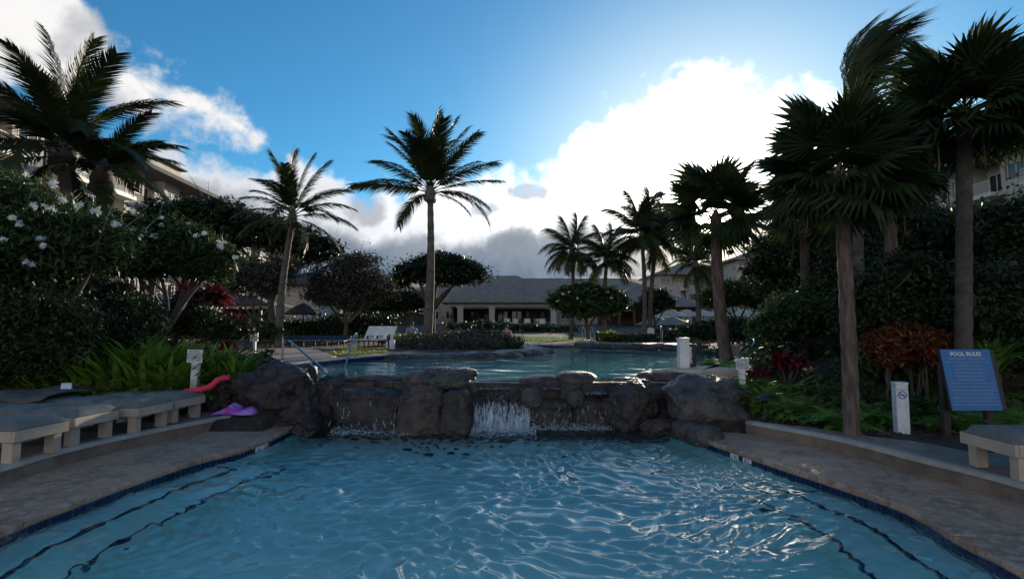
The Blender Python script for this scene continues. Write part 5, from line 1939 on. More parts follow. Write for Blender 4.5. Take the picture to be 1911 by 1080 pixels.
# right middle trees
d = 30
tree('shade_tree', 'bushy green tree behind the parasols right of the fan palm trunk', 'tree', (at_y(1375, 600, d).x, d, 1.0), [blob_px(1360, 545, d, 42, 22), blob_px(1400, 552, d, 34, 20), blob_px(1335, 560, d, 30, 16), blob_px(1420, 565, d, 22, 12)], 5200, .16, 'leaf_mid', 61, .12)
d = 24
bl = [blob_px(1450, 470, d, 50, 40), blob_px(1500, 455, d, 60, 45), blob_px(1440, 520, d, 45, 35), blob_px(1500, 520, d, 55, 40), blob_px(1560, 480, d, 60, 55), blob_px(1420, 500, d, 30, 14), blob_px(1540, 540, d, 50, 40)]
tree('shade_tree', 'dark layered tree hiding the pale hotel block', 'tree', (at_y(1500, 620, d).x, d, 1.0), bl, 14000, .17, 'leaf_dark', 62, .2, .4, flat=.5)
big = [
    ('big dark tree right of the reddish fan palm trunk', 13.5, [(1640, 450, 60, 55), (1690, 430, 50, 45), (1660, 500, 75, 55), (1600, 500, 50, 50), (1720, 470, 55, 60)], 1650, 14000, .13, 'leaf_dark', 'shade_tree'),
    ('dark tree behind the tallest fan palm trunk', 14.5, [(1740, 440, 55, 40), (1790, 425, 50, 35), (1750, 490, 75, 50), (1840, 460, 60, 45), (1800, 530, 80, 45)], 1780, 16000, .13, 'leaf_mid', 'shade_tree'),
    ('leafy tree at the right edge before the hotel balconies', 12.0, [(1885, 410, 42, 34), (1900, 460, 60, 50), (1960, 440, 60, 70), (1870, 530, 70, 45)], 1890, 12000, .11, 'leaf_dark', 'shade_tree'),
    ('tall leafy shrub filling the gap left of the reddish trunk', 13.0, [(1500, 590, 55, 35), (1450, 610, 45, 25), (1540, 560, 45, 40), (1480, 570, 35, 25)], 1500, 9000, .10, 'leaf_mid', 'large_shrub'),
    ('dark shrub mass between the two nearest fan palm trunks', 9.8, [(1650, 590, 60, 45), (1720, 570, 65, 60), (1690, 520, 60, 40), (1620, 560, 45, 40)], 1690, 12000, .085, 'leaf_dark', 'large_shrub'),
    ('broad shrub behind the blue sign', 9.4, [(1830, 580, 70, 50), (1900, 560, 60, 70), (1960, 580, 70, 80), (1780, 600, 50, 40)], 1850, 12000, .085, 'leaf_dark', 'large_shrub'),
    ('low green shrub behind the ladder rails', 15.5, [(1470, 640, 45, 20), (1520, 630, 50, 30), (1430, 640, 30, 12)], 1490, 5200, .09, 'leaf_mid', 'large_shrub'),
    ('dark shrub by the far right bank of the upper pool', 22, [(1350, 615, 45, 18), (1300, 618, 32, 14), (1400, 615, 45, 18)], 1350, 5200, .12, 'leaf_dark', 'large_shrub'),
]
for i, (lab, d, bs, xb, n_, sz, lm, nm) in enumerate(big):
    bx = at_y(xb, 640, d).x
    tree(nm, lab, 'tree' if 'tree' in nm else 'shrub', (bx, d, gz(bx, d)), [blob_px(a, b, d + random.Random(i * 7 + a).uniform(-.6, .6), c_, e_) for a, b, c_, e_ in bs], n_, sz, lm, 70 + i, .12, .4, clump=.3)
# left masses
leftm = [
    ('dense dark shrub filling the left edge under the plumeria', 8.8, [(20, 560, 80, 50), (-60, 600, 90, 90), (80, 600, 70, 50), (10, 650, 80, 60), (100, 660, 50, 35)], 20, 15000, .075, 'leaf_dark', 'large_shrub'),
    ('dark shrub behind the lilies under the second plumeria', 10.5, [(180, 570, 55, 45), (240, 590, 50, 40), (150, 620, 55, 35), (210, 630, 60, 30)], 190, 11000, .085, 'leaf_dark', 'large_shrub'),
    ('shadowy shrub under the forked plumeria limbs', 14.5, [(320, 590, 50, 30), (370, 600, 45, 28), (280, 600, 40, 30), (420, 615, 45, 18)], 330, 8000, .10, 'leaf_dark', 'large_shrub'),
    ('low dark shrub behind the far lounge chairs', 31, [(560, 612, 45, 12), (620, 605, 45, 15), (690, 600, 50, 16), (500, 612, 40, 12)], 600, 6000, .15, 'leaf_dark', 'large_shrub'),
    ('dark tree mass between the tallest palm and the loose brownish tree', 46, [(720, 570, 40, 20), (760, 560, 40, 20), (690, 575, 40, 16)], 730, 5200, .26, 'leaf_dark', 'shade_tree'),
    ('olive shrub at the foot of the slender palm', 20.5, [(450, 612, 35, 16), (495, 618, 32, 12)], 470, 3200, .10, 'leaf_mid', 'large_shrub'),
]
for i, (lab, d, bs, xb, n_, sz, lm, nm) in enumerate(leftm):
    bx = at_y(xb, 640, d).x
    tree(nm, lab, 'tree' if 'tree' in nm else 'shrub', (bx, d, gz(bx, d)), [blob_px(a, b, d + random.Random(i * 5 + a).uniform(-.5, .5), c_, e_) for a, b, c_, e_ in bs], n_, sz, lm, 90 + i, .08, .4, clump=.3)
# hedges
def hedge(label, d, pts, hpx, n_, sz, lm, seed, name='hedge'):
    bs = [blob_px(a, b, d + dd_, w_, hpx) for a, b, w_, dd_ in pts]
    base = (bs[0][0], bs[0][1], gz(bs[0][0], d) - .02)
    L_ = [(b[0] - base[0], b[1] - base[1], b[2] - base[2], *b[3:]) for b in bs]
    V, F = leaf_cloud(L_, int(n_ * 1.6), sz * .75, seed, .18, 20)
    r = thing(name, label, 'hedge', base)
    link('foliage', npmesh('foliage', V, F, M[lm]), r)
    st = MB()
    for b in L_:
        for q in range(3):
            st.tube([(b[0] + (q - 1) * b[3] * .4, b[1], 0), (b[0] + (q - 1) * b[3] * .55, b[1], max(.1, b[2]))], .02, 5)
    st.build('stems', M['bark'], r)
    r.children[-1]['kind'] = 'stuff'


hedge('big clipped grey green hedge on the planted tongue of the upper pool', 21.5, [(775, 645, 40, 0), (830, 634, 50, .6), (890, 632, 50, .8), (935, 640, 42, .3), (840, 650, 60, -.6), (900, 650, 55, -.5), (760, 652, 26, 0), (960, 652, 18, 0)], 18, 13000, .075, 'leaf_olive', 101)
hedge('yellow green shrub row left of the tongue hedge', 25, [(745, 635, 20, 0), (770, 632, 20, .5), (720, 634, 16, 0), (790, 630, 18, .5)], 9, 3000, .08, 'yellow_leaf', 102)
hedge('low hedge before the pavilion terrace', 52, [(860, 608, 26, 0), (900, 607, 28, 0), (945, 610, 28, 0), (985, 611, 26, 0), (1020, 612, 26, 0), (1055, 614, 24, 0)], 8, 5000, .17, 'leaf_mid', 103)
hedge('yellow shrub on the far bank left of the white bollard', 30.5, [(1120, 628, 14, 0), (1138, 628, 18, .3), (1158, 630, 14, .2)], 8, 2400, .08, 'yellow_leaf', 104)
hedge('dark green shrub row on the far bank right of the yellow one', 30.8, [(1180, 632, 20, 0), (1210, 632, 20, .2), (1170, 636, 22, -.3), (1150, 638, 18, -.3)], 9, 3600, .09, 'leaf_dark', 105)
hedge('low green planting left of the towel posts', 31, [(590, 626, 35, 0), (650, 624, 40, 0), (540, 628, 30, 0), (500, 630, 30, 0)], 8, 4200, .11, 'leaf_mid', 106)
hedge('clipped dark hedge along the restaurant bank', 34, [(1240, 622, 26, 0), (1290, 622, 28, 0), (1330, 622, 26, 0), (1390, 620, 34, 0), (1440, 620, 30, 0)], 10, 5000, .12, 'leaf_dark', 107)

# ---- strap-leaved lilies, red ti plants, crotons, ferns
def strap_mesh(name, n_, L, seed, m_, wdt=.022, spread=1.0, ms=1):
    r = random.Random(seed)
    vs, F = [], []
    for i in range(n_):
        a = r.uniform(0, 2 * PI)
        e = rad(r.uniform(50, 88)) if spread <= 1 else rad(r.uniform(15, 85))
        l_ = L * r.uniform(.6, 1.05)
        h = Vector((math.cos(a), math.sin(a), 0))
        s = Vector((-math.sin(a), math.cos(a), 0))
        p = h * r.uniform(0, .10) + s * r.uniform(-.05, .05)
        k = len(vs)
        K_ = 5
        for q in range(K_ + 1):
            w_ = wdt * (0.6 + 1.1 * math.sin(PI * (q / K_) ** .8)) * (1 if q < K_ else .05)
            vs += [p - s * w_, p + s * w_]
            p = p + (h * math.cos(e) + Vector((0, 0, math.sin(e)))) * (l_ / K_)
            e -= rad(r.uniform(8, 20) * spread)
        for q in range(K_):
            F.append((k + 2 * q, k + 2 * q + 1, k + 2 * q + 3, k + 2 * q + 2))
    me = bpy.data.meshes.new(name)
    me.from_pydata([tuple(v) for v in vs], [], F)
    me.materials.append(M[m_])
    return me


LILY = [strap_mesh('lily_clump', 95, .85, 200 + k, 'strap', .016) for k in range(3)]
TI = [strap_mesh('ti_head', 44, .42, 300 + k, 'red_leaf', .035, 1.5) for k in range(2)]
r = random.Random(5)
lil = [(165, 648, 8.9), (205, 630, 9.2), (240, 618, 9.5), (280, 622, 9.4), (315, 634, 9.6), (225, 655, 8.8), (270, 650, 8.9), (310, 660, 9.0), (190, 668, 8.7), (345, 655, 9.2),
       (395, 640, 10.0), (430, 640, 10.2), (455, 655, 9.9), (410, 660, 9.7), (440, 665, 9.6), (375, 650, 9.8), (120, 672, 8.8), (85, 685, 8.8), (255, 628, 9.6), (290, 640, 9.5), (50, 690, 9.0), (145, 690, 8.6),
       (335, 640, 10.0), (360, 632, 10.4)]
for i, (px, py, d) in enumerate(lil):
    q = at_y(px, py, d)
    o = link('lily_clump', LILY[i % 3], None, (q.x, d, gz(q.x, d) - .02), (0, 0, r.uniform(0, 6)), (q.z - gz(q.x, d)) / .66)
    tag(o, 'clump of long yellow green strap leaves behind the left loungers', 'plant', 'strap leaved clumps behind the left loungers')


def ti_plant(px, py, d, label, heads=4, s=1.0, spread=.25):
    c_ = at_y(px, py, d)
    g0 = gz(c_.x, d)
    root = thing('ti_plant', label, 'plant', (c_.x, d, g0))
    rr = random.Random(px)
    for k in range(heads):
        h = Vector((rr.uniform(-spread, spread), rr.uniform(-spread, spread) * .6, (c_.z - g0) * rr.uniform(.75, 1.1)))
        MB().tube([(h.x * .2, h.y * .2, -.05), (h.x * .8, h.y * .8, h.z * .6), tuple(h)], [.02, .014, .01], 5).build('stem', M['bark'], root)
        link('leaf_head', TI[k % 2], root, h - Vector((0, 0, .05)), (0, 0, rr.uniform(0, 6)), s * rr.uniform(.8, 1.15))


for px, py, d, lab, h_, s, sp in ((195, 545, 12.5, 'dark red ti plant left of the forked plumeria trunk', 6, 1.2, .5), (150, 565, 12, 'shadowed dark red ti plant farthest left', 5, 1.1, .4), (370, 555, 16, 'largest crimson ti plant group under the plumeria', 9, 1.5, .7), (375, 600, 15.5, 'crimson ti plant under the largest group', 7, 1.2, .6),
                                 (443, 595, 18, 'bright pink red ti plant left of the cabana', 5, 1.1, .5), (218, 610, 11.5, 'low dark red ti plant behind the lilies', 5, .9, .3), (440, 640, 12.5, 'small red ti plant beside the white sign block', 3, .8, .2), (320, 640, 13, 'small red ti plant near the walking person', 3, .8, .2),
                                 (1466, 668, 9.8, 'deep red ti plant right of the small white sign', 7, .72, .24), (1412, 690, 9.6, 'low red ti plant behind the small white sign', 3, .5, .15), (1700, 640, 9.0, 'dark ti plant under the croton', 4, .8, .3)):
    ti_plant(px, py, d, lab, h_, s, sp)
# croton bush
for (xs, d, lab, seed) in (([(1650, 640, 30, 24), (1690, 628, 34, 22), (1660, 655, 30, 22)], 8.9, 'orange and red croton bush left of the blue sign', 5), ([(1725, 632, 30, 20), (1740, 655, 26, 24)], 8.7, 'red croton bush touching the left edge of the blue sign', 6)):
    bx = at_y(xs[0][0], 640, d).x
    tree('croton_bush', lab, 'shrub', (bx, d, gz(bx, d)), [blob_px(a, b, d, c_, e_, .28) for a, b, c_, e_ in xs], 3200, .07, 'croton', 400 + seed, .03, .4, clump=.16, long=2.6, per=10)
q = at_y(1850, 640, 8.6)
o = link('lily_clump', strap_mesh('lily_clump', 80, .8, 77, 'fern', .02), None, (q.x, 8.6, q.z - .45), (0, 0, 1), 1.0)
tag(o, 'bright strap leaved plant rising behind the right corner of the blue sign', 'plant')


def fern_mesh(name, nf, L, seed, m_):
    r = random.Random(seed)
    vs, F = [], []
    for i in range(nf):
        a = 2 * PI * i / nf + r.uniform(-.3, .3)
        e = rad(r.uniform(35, 80))
        l_ = L * r.uniform(.7, 1.1)
        h = Vector((math.cos(a), math.sin(a), 0))
        s = Vector((-math.sin(a), math.cos(a), 0))
        p = Vector((0, 0, 0))
        K_ = 15
        for q in range(K_):
            t_ = h * math.cos(e) + Vector((0, 0, math.sin(e)))
            p2_ = p + t_ * (l_ / K_)
            ll = l_ * .17 * math.sin(PI * min(1, (q + 2) / (K_ + 1)) ** .8)
            for sd_ in (-1, 1):
                d_ = (s * sd_ + t_ * .5 - Vector((0, 0, .15))) * ll
                k = len(vs)
                w_ = t_ * (l_ / K_) * .42
                vs += [p - w_ * .3, p + w_ * 1.3, p + d_ + w_, p + d_ * .9]
                F.append((k, k + 1, k + 2, k + 3))
            p = p2_
            e -= rad(r.uniform(4, 9))
    me = bpy.data.meshes.new(name)
    me.from_pydata([tuple(v) for v in vs], [], F)
    me.materials.append(M[m_])
    return me


FERN = [fern_mesh('fern', 17, .52, 500 + k, 'fern') for k in range(4)]
r = random.Random(9)


def fern_field(xr, dr_, n_, label, grp, zmin=.6, zmax=1.1, test=None):
    k = 0
    tries = 0
    while k < n_ and tries < n_ * 20:
        tries += 1
        x, y = r.uniform(*xr), r.uniform(*dr_)
        if inside(x, y, grow(DECK_R, .12)) or inside(x, y, grow(DECK_L, .1)) or inside(x, y, grow(LOW, .9)) or inside(x, y, UP) or (test and not test(x, y)):
            continue
        o = link('fern', FERN[k % 4], None, (x, y, gz(x, y) - .02), (r.uniform(-.15, .15), r.uniform(-.15, .15), r.uniform(0, 6)), r.uniform(zmin, zmax))
        tag(o, label, 'fern', grp)
        k += 1


fern_field((3.35, 4.9), (8.4, 9.6), 34, 'green fern between the right boulder and the path light', 'ferns beside the right boulder', .8, 1.35, lambda x, y: y > 8.2 + (4.1 - x) * .5)
fern_field((4.6, 9.3), (6.6, 8.9), 110, 'green fern in the bed under the blue sign and the croton', 'ferns under the blue sign', .8, 1.35, lambda x, y: y > 7.65 - max(0, x - 5.4) * .30)
fern_field((-8.5, -4.4), (9.2, 10.0), 22, 'green fern at the foot of the lilies behind the loungers', 'ferns under the lilies', .5, .8, lambda x, y: x < -4.6)
fern_field((3.4, 5.6), (10.2, 12.0), 22, 'fern by the sunny deck behind the towel post', 'ferns at the palm foot', .6, .9, lambda x, y: x > 3.9 + (12 - y) * .1)
# leafy ground cover that nobody could count
bl = []
for i in range(46):
    x, y = r.uniform(4.3, 11), r.uniform(8.2, 10.6)
    bl.append((x, y, gz(x, y) + .1, .5, .4, .32))
for i in range(40):
    x, y = r.uniform(-12, -4.8), r.uniform(9.7, 12)
    bl.append((x, y, gz(x, y) + .1, .5, .4, .3))
for i in range(30):
    x, y = r.uniform(6, 13), r.uniform(12, 19)
    bl.append((x, y, gz(x, y) + .1, .8, .7, .4))
V, F = leaf_cloud(bl, 26000, .075, 600, .2, 18)
tag(link('ground_cover', npmesh('ground_cover', V, F, M['leaf_mid'])), 'low mixed leafy ground cover between the shrubs', 'ground cover', kind='stuff')
# short blades at the front of the lawns
def blades(poly, n_, h, zoff, seed):
    rs = np.random.RandomState(seed)
    xs, ys = [p[0] for p in poly], [p[1] for p in poly]
    X, Y = rs.uniform(min(xs), max(xs), n_), rs.uniform(min(ys), max(ys), n_)
    k = inside_np(X, Y, poly)
    X, Y = X[k], Y[k]
    Z = np.array([gz(a, b) for a, b in zip(X, Y)]) + zoff
    n = len(X)
    a = rs.uniform(0, 2 * PI, n)
    w_ = .012
    P = np.stack([X, Y, Z], 1)
    A = np.stack([np.cos(a) * w_, np.sin(a) * w_, np.zeros(n)], 1)
    T = np.stack([rs.normal(0, .02, n), rs.normal(0, .02, n), h * rs.uniform(.6, 1.2, n)], 1)
    V = np.stack([P - A, P + A, P + T], 1).reshape(-1, 3)
    return V, np.arange(3 * n).reshape(n, 3)


for i, (pl, n_) in enumerate(((lawn2, 5000), (lawn_poly, 12000))):
    V, F = blades(pl, n_, .06, .02, i)
    tag(link('lawn_grass', npmesh('lawn_grass', V, F, M['yellow_leaf' if i == 0 else 'fern'])), ('short sunlit grass of the lawn strip beside the upper left deck', 'short grass of the far lawn before the pavilion')[i], 'grass', kind='stuff')
# ------------------------------------------------------------------ sun loungers
def lounger(x, y, rz, label, length=2.0, w_=.66):
    """foot end at the origin, body along +x of the local frame"""
    r = thing('sun_lounger', label, 'sun lounger', (x, y, Z_DECK), rz, 'sun loungers beside the pool')
    h = .335
    MB().box(0, .035, -w_ / 2, w_ / 2, h - .115, h).build('end_board', M['beige'], r, bevel=.006)
    MB().box(length - .035, length, -w_ / 2, w_ / 2, h - .115, h).build('end_board', M['beige'], r, bevel=.006)
    for s in (-1, 1):
        y0, y1 = (w_ / 2 - .033, w_ / 2 + .002) if s > 0 else (-w_ / 2 - .002, -w_ / 2 + .033)
        MB().box(.037, length - .037, y0, y1, h - .115, h - .001).build('side_rail', M['beige'], r, bevel=.006)
    for i in range(14):
        x0 = .10 + i * .133
        MB().box(x0, x0 + .10, -w_ / 2 + .035, w_ / 2 - .035, h - .03, h - .006).build('slat', M['beige'], r)
    MB().box(.30, .335, -w_ / 2 + .04, w_ / 2 - .04, h - .2, h - .13).build('stretcher', M['beige'], r)
    for lx in (.05, length - .17):
        for s in (-1, 1):
            yc = s * (w_ / 2 - .085)
            MB().box(lx, lx + .115, yc - .05, yc + .05, .0, h - .035).build('leg', M['beige'], r, bevel=.006)
    # mattress in three sewn sections, slightly sagging
    seg = [(0.0, .68), (.69, 1.28), (1.29, length - .02)]
    for i, (a, b) in enumerate(seg):
        bm = bmesh.new()
        bmesh.ops.create_grid(bm, x_segments=10, y_segments=8, size=1)
        nx = []
        for v in bm.verts:
            u, t_ = v.co.x, v.co.y
            edge = max(abs(u) ** 6, abs(t_) ** 6)
            zz = .07 * (1 - edge) ** .5 if edge < 1 else 0
            zz += .006 * math.sin(u * 9 + i) * math.cos(t_ * 6)
            v.co = Vector(((a + b) / 2 + u * (b - a) / 2 * 1.0, t_ * (w_ / 2 + .005), h + .012 + zz + .012 * (1 - edge)))
        g2 = bmesh.ops.extrude_face_region(bm, geom=list(bm.faces))
        for v in [e_ for e_ in g2['geom'] if isinstance(e_, bmesh.types.BMVert)]:
            v.co.z = h + .002
        bmesh.ops.recalc_face_normals(bm, faces=bm.faces)
        me = bpy.data.meshes.new('cushion')
        bm.to_mesh(me)
        bm.free()
        me.polygons.foreach_set('use_smooth', [True] * len(me.polygons))
        me.materials.append(M['cushion'])
        link('cushion', me, r)
    return r


lounger(-5.12, 5.95, PI - .03, 'nearest beige lounger with grey green cushion on the left deck')
lounger(-5.16, 6.78, PI - .06, 'beige lounger second from the camera on the left deck')
lounger(-4.95, 7.55, PI - .08, 'third beige lounger on the left deck, in front of the sign post')
lounger(-4.92, 8.32, PI - .10, 'farthest beige lounger on the left deck below the white sign post')
lounger(4.62, 5.32, -.06, 'beige lounger with grey green cushion on the right deck edge')
# dark cover lying over the heads of the two far loungers
r = random.Random(2)
def cloth(name, pts_fn, nu, nv, m_, label, cat, thick=.012):
    vs, fs = [], []
    for i in range(nu + 1):
        for j in range(nv + 1):
            vs.append(tuple(pts_fn(i / nu, j / nv)))
    for i in range(nu):
        for j in range(nv):
            a = i * (nv + 1) + j
            fs.append((a, a + 1, a + nv + 2, a + nv + 1))
    o = MB().add(vs, fs).build(name, m_, None, smooth_=True)
    md = o.modifiers.new('solid', 'SOLIDIFY')
    md.thickness = thick
    md.offset = 1
    return tag(o, label, cat)


cloth('lounger_cover', lambda u, v: (-7.35 + u * 1.05 + .03 * math.sin(v * 9), 7.25 + v * 1.5, Z_DECK + .47 + .03 * math.sin(u * 7 + v * 5) + .05 * math.exp(-((u - .4) / .2) ** 2) - .06 * (abs(v - .5) * 2) ** 8),
      14, 18, M['cushion_dark'], 'dark folded cover spread over the heads of the two far loungers', 'cover')
q = at_y(134, 737, 8.0)
nb = thing('paper_card', 'small pale blue card standing on the far lounger cover', 'card', (-6.55, 7.95, Z_DECK + .50), .3)
MB().box(-.065, .065, -.003, .003, 0, .095, Matrix.Rotation(rad(-14), 4, 'X')).build('front', mat('card', (.62, .68, .86), (.58, .64, .82), 5, .6), nb)
MB().box(-.065, .065, .035, .041, 0, .09, Matrix.Rotation(rad(14), 4, 'X')).build('back', mat('card_back', (.6, .66, .8), (.58, .64, .8), 5, .6), nb)

# ------------------------------------------------------------------ sign posts
def lines(sign, n_, w_, z0, z1, y, seed, m_, hgt=.4, parent=None, jag=.3, nm='print_line'):
    r = random.Random(seed)
    m2 = MB()
    for i in range(n_):
        z = z1 - (z1 - z0) * i / max(1, n_ - 1)
        wl_ = w_ * r.uniform(1 - jag, 1)
        x = -wl_ / 2
        while x < wl_ / 2:
            k = r.uniform(.015, .045) * w_ / .3
            e_ = min(x + k, wl_ / 2)
            hh = (z1 - z0) / n_ * hgt
            m2.add([(x, y, z - hh / 2), (e_, y, z - hh / 2), (e_, y, z + hh / 2), (x, y, z + hh / 2)], [(0, 1, 2, 3)])
            x = e_ + .008 * w_ / .3
    return tag(m2.build(nm, m_, parent), kind='stuff')


def small_sign(x, y, z0, ztop, label, pw, ph, postw, rz, print_m, lean=0.0):
    r = thing('sign_post', label, 'sign', (x, y, z0), rz)
    r.rotation_euler = (0, lean, rz)
    H = ztop - z0
    MB().box(-postw / 2, postw / 2, -postw / 2, postw / 2, -.1, H - ph * .35).build('post', M['white'], r, bevel=.006)
    pn = MB().box(-pw / 2, pw / 2, -postw / 2 - .022, -postw / 2 - .003, H - ph, H).build('panel', M['white'], r, bevel=.003)
    words = ('NO DIVING', 'SHALLOW WATER', 'CHILDREN MUST', 'BE SUPERVISED', 'AT ALL TIMES')
    for i, wd in enumerate(words):
        text_obj('lettering', wd, ph * .155, print_m, pn, (0, -postw / 2 - .0235, H - ph * (.15 + .17 * i)), (rad(90), 0, 0), ext=.0008, bold=.0008)
    return r


p_ = at_y(361, 735, 8.95)
t_ = at_y(366, 652, 8.95)
small_sign(p_.x, 8.95, gz(p_.x, 8.95), t_.z, 'white square notice on a white post behind the far left lounger', .235, .215, .105, .12, M['black_print'], .03)
p_ = at_y(1385, 725, 9.4)
t_ = at_y(1385, 668, 9.4)
small_sign(p_.x, 9.4, gz(p_.x, 9.4), t_.z, 'small white notice on a post among ferns right of the boulders', .215, .20, .10, -.15, M['black_print'])
# far sign block
p_ = at_y(474, 629, 16)
r_ = thing('sign_post', 'small plain white sign near the upper left deck', 'sign', (p_.x, 16, gz(p_.x, 16)))
z_ = at_y(474, 621, 16).z - gz(p_.x, 16)
MB().box(-.12, .12, -.02, .02, z_ - .25, z_).build('panel', M['white'], r_, bevel=.004)
MB().box(-.04, .04, .022, .08, -.1, z_ - .03).build('post', M['white'], r_)

# white bollard with a no smoking mark
p_ = at_z(1683, 805, .29)
t_ = at_y(1676, 712, p_.y)
bo = thing('bollard', 'white square bollard with a round no smoking mark before the croton', 'bollard', (p_.x, p_.y, .27), -.25)
H = t_.z - .27
MB().box(-.075, .075, -.075, .075, -.1, H - .03).box(-.08, .08, -.08, .08, H - .03, H).build('post', M['white'], bo, bevel=.008)
text_obj('lettering', 'NO SMOKING', .022, M['black_print'], bo, (0, -.0765, H - .10), (rad(90), 0, 0), ext=.0006)
ring = MB()
K_ = 28
vs, fs = [], []
for i in range(K_):
    a = 2 * PI * i / K_
    for rr in (.042, .054):
        vs.append((rr * math.cos(a), -.0768, H - .17 + rr * math.sin(a)))
for i in range(K_):
    j = (i + 1) % K_
    fs.append((2 * i, 2 * j, 2 * j + 1, 2 * i + 1))
ring.add(vs, fs).build('ring', M['blue_print'], bo)
MB().box(-.05, .05, -.0785, -.0772, -.005, .005, Matrix.Translation((0, 0, H - .17)) @ Matrix.Rotation(rad(45), 4, 'Y')).build('slash', M['blue_print'], bo)
MB().box(-.03, .03, -.0772, -.0766, H - .176, H - .164).build('cigarette', M['black_print'], bo)

# blue POOL RULES board
bp = at_y(1811, 708, 7.05)
sg = thing('pool_rules_sign', 'tilted blue board headed POOL RULES in white letters among the ferns', 'sign', (bp.x, 7.05, gz(bp.x, 7.05)), 0)
zc = bp.z - gz(bp.x, 7.05)
RM = Matrix.Translation((0, 0, zc)) @ Matrix.Rotation(rad(-11), 4, 'X')
M['signblue'] = mat('sign_blue', (0.012, 0.15, 0.40), (0.010, 0.13, 0.36), 3, .45, bump=.001)
bw, bh = .65, .79
pn = MB().box(-bw / 2, bw / 2, -.012, .0, -bh / 2, bh / 2).build('panel', M['signblue'], sg, bevel=.003)
pn.matrix_local = RM
fr_ = MB().box(-bw / 2 + .01, bw / 2 + .07, .002, .05, -bh / 2 + .01, bh / 2 - .005).build('backboard', M['darkwood'], sg, bevel=.005)
fr_.matrix_local = RM
for s in (-1, 1):
    MB().box(s * .28 - .04, s * .28 + .04, .06, .13, -.15, zc + .2).build('post', M['darkwood'], sg)
M['signtext'] = mat('sign_lettering', (0.34, 0.45, 0.66), (0.30, 0.41, 0.62), 3, .5)
text_obj('lettering', 'POOL RULES', .072, M['white'], pn, (0, -.0135, bh / 2 - .065), (rad(90), 0, 0), ext=.001, bold=.002)
rules = ['PLEASE OBSERVE THE FOLLOWING', 'POOL HOURS ARE POSTED DAILY AT THE TOWEL DESK', 'NO LIFEGUARD ON DUTY', 'SWIM AT YOUR OWN RISK', 'NO RUNNING OR DIVING', 'SHOWER BEFORE ENTERING', 'NO GLASS IN POOL AREA', 'CHILDREN UNDER 14 MUST BE WITH AN ADULT',
         'NO ONE WITH OPEN CUTS MAY ENTER THE WATER', 'EMERGENCY DIAL 0 ON ANY HOUSE PHONE', 'DO NOT SWIM ALONE OR AT NIGHT', 'RESERVED FOR REGISTERED GUESTS ONLY', 'FLOATS AND BALLS ARE NOT PERMITTED WHEN BUSY', 'THANK YOU AND ENJOY YOUR STAY WITH US']
for i, s in enumerate(rules):
    sz = .030 if i not in (9,) else .042
    text_obj('lettering', s, min(sz, .62 / (len(s) * .62 * .030) * .030 if len(s) > 33 else sz), M['signtext'], pn, (0, -.0132, bh / 2 - .125 - i * .0455), (rad(90), 0, 0), ext=.0006)

# towel post group at the sunny deck
y_ = 10.45
p_ = at_y(1276, 700, y_)
t_ = at_y(1274, 630, y_)
tw = thing('towel_post', 'thick white square post on the sunny deck corner', 'post', (p_.x, y_, Z_UP - .02))
H = t_.z - Z_UP + .02
MB().box(-.095, .095, -.09, .09, -.1, H - .03).box(-.105, .105, -.1, .1, H - .03, H).build('shaft', M['white'], tw, bevel=.008)
q = at_y(1294, 690, y_ + .2)
dp = thing('wooden_post', 'dark slim wooden post right of the thick white one', 'post', (q.x, y_ + .2, Z_UP))
Hd = at_y(1293, 643, y_ + .2).z - Z_UP
MB().box(-.05, .05, -.05, .05, -.1, Hd).build('shaft', M['darkwood'], dp, bevel=.006)
MB().box(-.06, .06, -.06, .06, Hd, Hd + .02).build('cap', M['darkwood'], dp)
cloth('hung_towel', lambda u, v: (p_.x + .125 + u * .07, y_ + .05 + .02 * math.sin(v * 14 + u * 3) + u * .03, Z_UP + .08 + v * (H - .28) + .015 * math.sin(u * 6)), 6, 12, M['white_cloth'], 'white towel hanging between the white and the dark post', 'towel', .01)
# far towel posts near the lounge chairs
for (xa, ya, yb, d, m_, lab, w_) in ((732, 632, 658, 20.5, 'white', 'short white post right of the far lounge chairs', .09), (727, 623, 658, 20.8, 'darkwood', 'slim dark post behind the short white post', .05), (722, 636, 658, 20.3, 'white', 'thin leaning white post left of the dark one', .035),
                                     (1134, 628, 645, 31.0, 'white', 'small white bollard on the far bank before the yellow shrub', .09), (1214, 611, 634, 31.4, 'white', 'large pale peaked pillar on the far bank', .17)):
    t_ = at_y(xa, ya, d)
    zg = .93
    r_ = thing('post', lab, 'post', (t_.x, d, zg))
    Hh = t_.z - zg
    MB().box(-w_, w_, -w_, w_, -.1, Hh - .06).build('shaft', M[m_], r_, bevel=.006)
    MB().add([(-w_ * 1.1, -w_ * 1.1, Hh - .055), (w_ * 1.1, -w_ * 1.1, Hh - .055), (w_ * 1.1, w_ * 1.1, Hh - .055), (-w_ * 1.1, w_ * 1.1, Hh - .055), (0, 0, Hh)], [(0, 3, 2, 1), (0, 1, 4), (1, 2, 4), (2, 3, 4), (3, 0, 4)]).build('cap', M[m_], r_)

# path light
q = at_y(1428, 778, 8.3)
pl = thing('path_light', 'dark mushroom shaped path light among the ferns at the right', 'lamp', (q.x, 8.3, gz(q.x, 8.3)))
zt_ = at_y(1428, 735, 8.3).z - gz(q.x, 8.3)
MB().tube([(0, 0, -.1), (0, 0, zt_ - .1)], .014, 8).build('stake', M['darkmetal'], pl)
MB().lathe([(.03, zt_ - .14), (.045, zt_ - .12), (.045, zt_ - .09), (.12, zt_ - .085), (.115, zt_ - .065), (.05, zt_ - .015), (.012, zt_)], 18).build('shade', M['darkmetal'], pl, smooth_=True)

